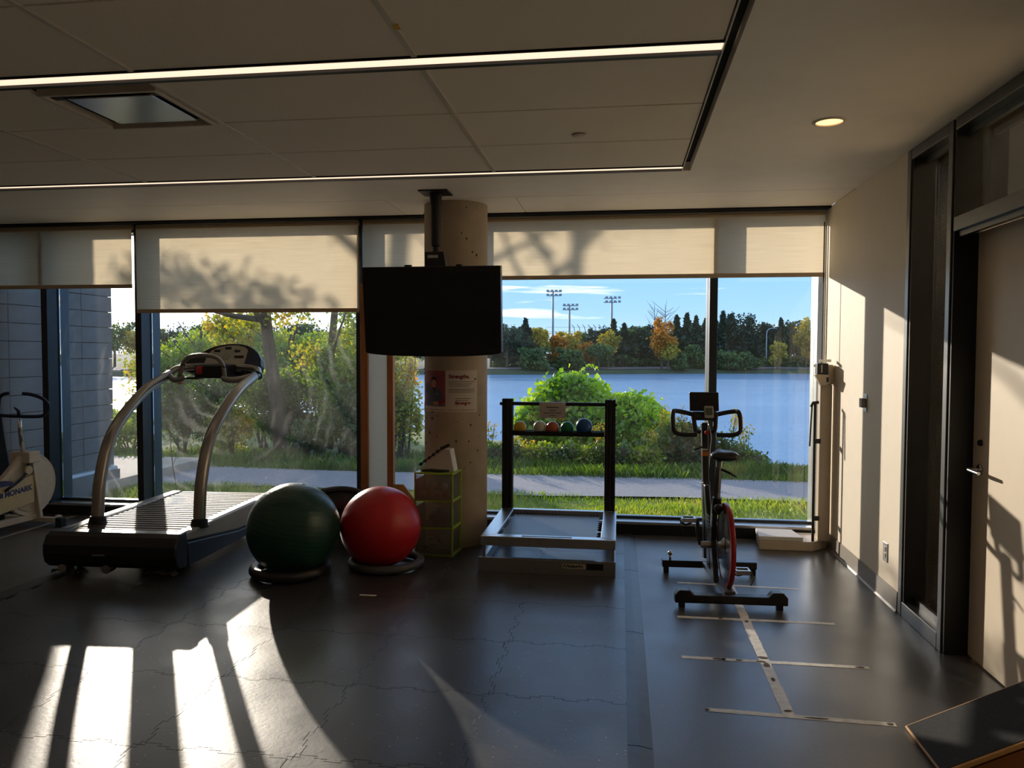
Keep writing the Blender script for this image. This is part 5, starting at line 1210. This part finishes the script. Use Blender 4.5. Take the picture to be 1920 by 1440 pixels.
# ---- poster wrapped round the column
PO = thing('poster', 'printed poster with a seated figure taped round the column', 'poster', (CC.x, CC.y, 0), 0)
_va = math.atan2(-CC.y, -CC.x)      # bearing from the column to the viewer
def onc(s, z, e=.001):               # s: metres round the column from the side facing the viewer
    a = _va + s/CR; return ((CR+e)*math.cos(a), (CR+e)*math.sin(a), z)
def patch(name, poly, e, mat, parent=PO):
    """a flat printed shape laid on the curved sheet, cut in strips so it follows the curve"""
    bm = bmesh.new(); f = bm.faces.new([bm.verts.new((x, z, 0)) for x, z in poly])
    x0 = min(p[0] for p in poly); x1 = max(p[0] for p in poly); n = max(1, int((x1-x0)/.012))
    for k in range(1, n):
        bmesh.ops.bisect_plane(bm, geom=bm.verts[:]+bm.edges[:]+bm.faces[:], plane_co=(x0+(x1-x0)*k/n,0,0), plane_no=(1,0,0))
    for v in bm.verts: v.co = onc(v.co.x, v.co.y, e)
    bmesh.ops.recalc_face_normals(bm, faces=bm.faces)
    me = bpy.data.meshes.new(name); bm.to_mesh(me); bm.free(); me.materials.append(mat)
    o = bpy.data.objects.new(name, me); COL.objects.link(o); o.parent = parent; return o
def rect(x0, x1, z0, z1): return [(x0,z0), (x1,z0), (x1,z1), (x0,z1)]
def ell(cx, cz, rx, rz, n=20): return [(cx+rx*math.cos(2*PI*i/n), cz+rz*math.sin(2*PI*i/n)) for i in range(n)]
flat = lambda nm, *c: pm('print_'+nm, lin(*c), .55, var=.03)
ZB, ZTp = 1.050, 1.368
sheet = patch('sheet', rect(-.335, .175, ZB, ZTp), .0012, flat('paper', 206,196,184))
ph = patch('photo', rect(-.332, -.082, ZB+.042, ZTp-.002), .0018, flat('plum', 150,74,84))
e = .0024; skin = flat('skin', 190,140,116)
patch('photo_ball', ell(-.265,1.23,.035,.045), e, flat('purple', 78,44,84))
patch('photo_jacket', [(-.27,1.094), (-.262,1.19), (-.235,1.225), (-.20,1.237), (-.165,1.237), (-.125,1.22), (-.105,1.18), (-.10,1.094)], e, flat('jacket', 84,92,108))
patch('photo_collar', [(-.195,1.237), (-.172,1.237), (-.180,1.20)], e+.0006, flat('collar', 26,26,32))
patch('photo_face', ell(-.183,1.268,.024,.034), e+.0006, skin)
patch('photo_hair', [(-.211,1.268), (-.213,1.295), (-.203,1.313), (-.183,1.320), (-.163,1.313), (-.153,1.295), (-.155,1.268), (-.161,1.288), (-.175,1.296), (-.195,1.294), (-.206,1.283)], e+.0012, flat('hair', 30,22,20))
patch('photo_badge', rect(-.165,-.145,1.187,1.190), e+.0006, flat('badge', 220,220,220))
patch('photo_hands', ell(-.165,1.115,.03,.016), e+.0012, skin)
patch('photo_red_item', [(-.155,1.12), (-.085,1.155), (-.085,1.125), (-.14,1.105)], e+.0006, flat('red', 150,24,40))
maroon = flat('maroon', 122,26,44); ink = flat('ink', 120,110,100)
lettering('Strengths.', .040, lambda x, y: onc(-.055+x, 1.308+y, .0022), maroon, PO, bold=.0018)
lettering('Stronger', .034, lambda x, y: onc(-.008+x, 1.108+y, .0022), maroon, PO, bold=.0018)
for z, w in ((1.279,.205), (1.262,.18), (1.246,.165), (1.222,.205), (1.212,.205), (1.200,.20)): patch('printed_line', rect(-.055, -.055+w, z, z+.0045), .0022, ink)
for z, w in ((1.150,.125), (1.135,.10)): patch('printed_line', rect(-.005, -.005+w, z, z+.005), .0022, ink)
for a, b_ in ((-.32,-.085), (-.06,.165)): patch('printed_line', rect(a, b_, 1.064, 1.067), .0022, maroon)
o = patch('masking_tape_tab', rect(-.355, -.325, 1.045, 1.115), .003, M['tape'])

# ---- slant board by the door
SL = thing('slant_board', 'wooden slant board with black grip top near the door', 'slant board', (1.146, 2.86, 0), 0)
ang = math.atan2(.208, .425); L = .52; hh = L*math.sin(ang); xx = L*math.cos(ang)
M['slwood'] = pm('slant_wood', lin(150,92,52), .45, var=.2, scale=4, stretch=(1,12,1))
B().prism([(.02,.0), (xx,.0), (xx,hh-.012)], .0, .018, 'y', Matrix.Identity(4)).build('side_panel', M['slwood'], SL, bevel=.002)
B().prism([(.02,.0), (xx,.0), (xx,hh-.012)], .326, .344, 'y').build('side_panel', M['slwood'], SL, bevel=.002)
sm = Matrix.Rotation(-ang, 4, 'Y')
B().box(.0, L, -.004, .348, .0, .018, sm).build('top_board', M['woodlight'], SL, bevel=.003)
B().box(.008, L-.008, .006, .338, .018, .0205, sm).build('grip_mat', pm('grip_sheet', (.012,.013,.013,1), .85, var=.35, scale=60, bump=.4, bscale=300), SL)
B().box(xx-.018, xx, .018, .326, .0, hh-.012).build('back_panel', M['slwood'], SL)
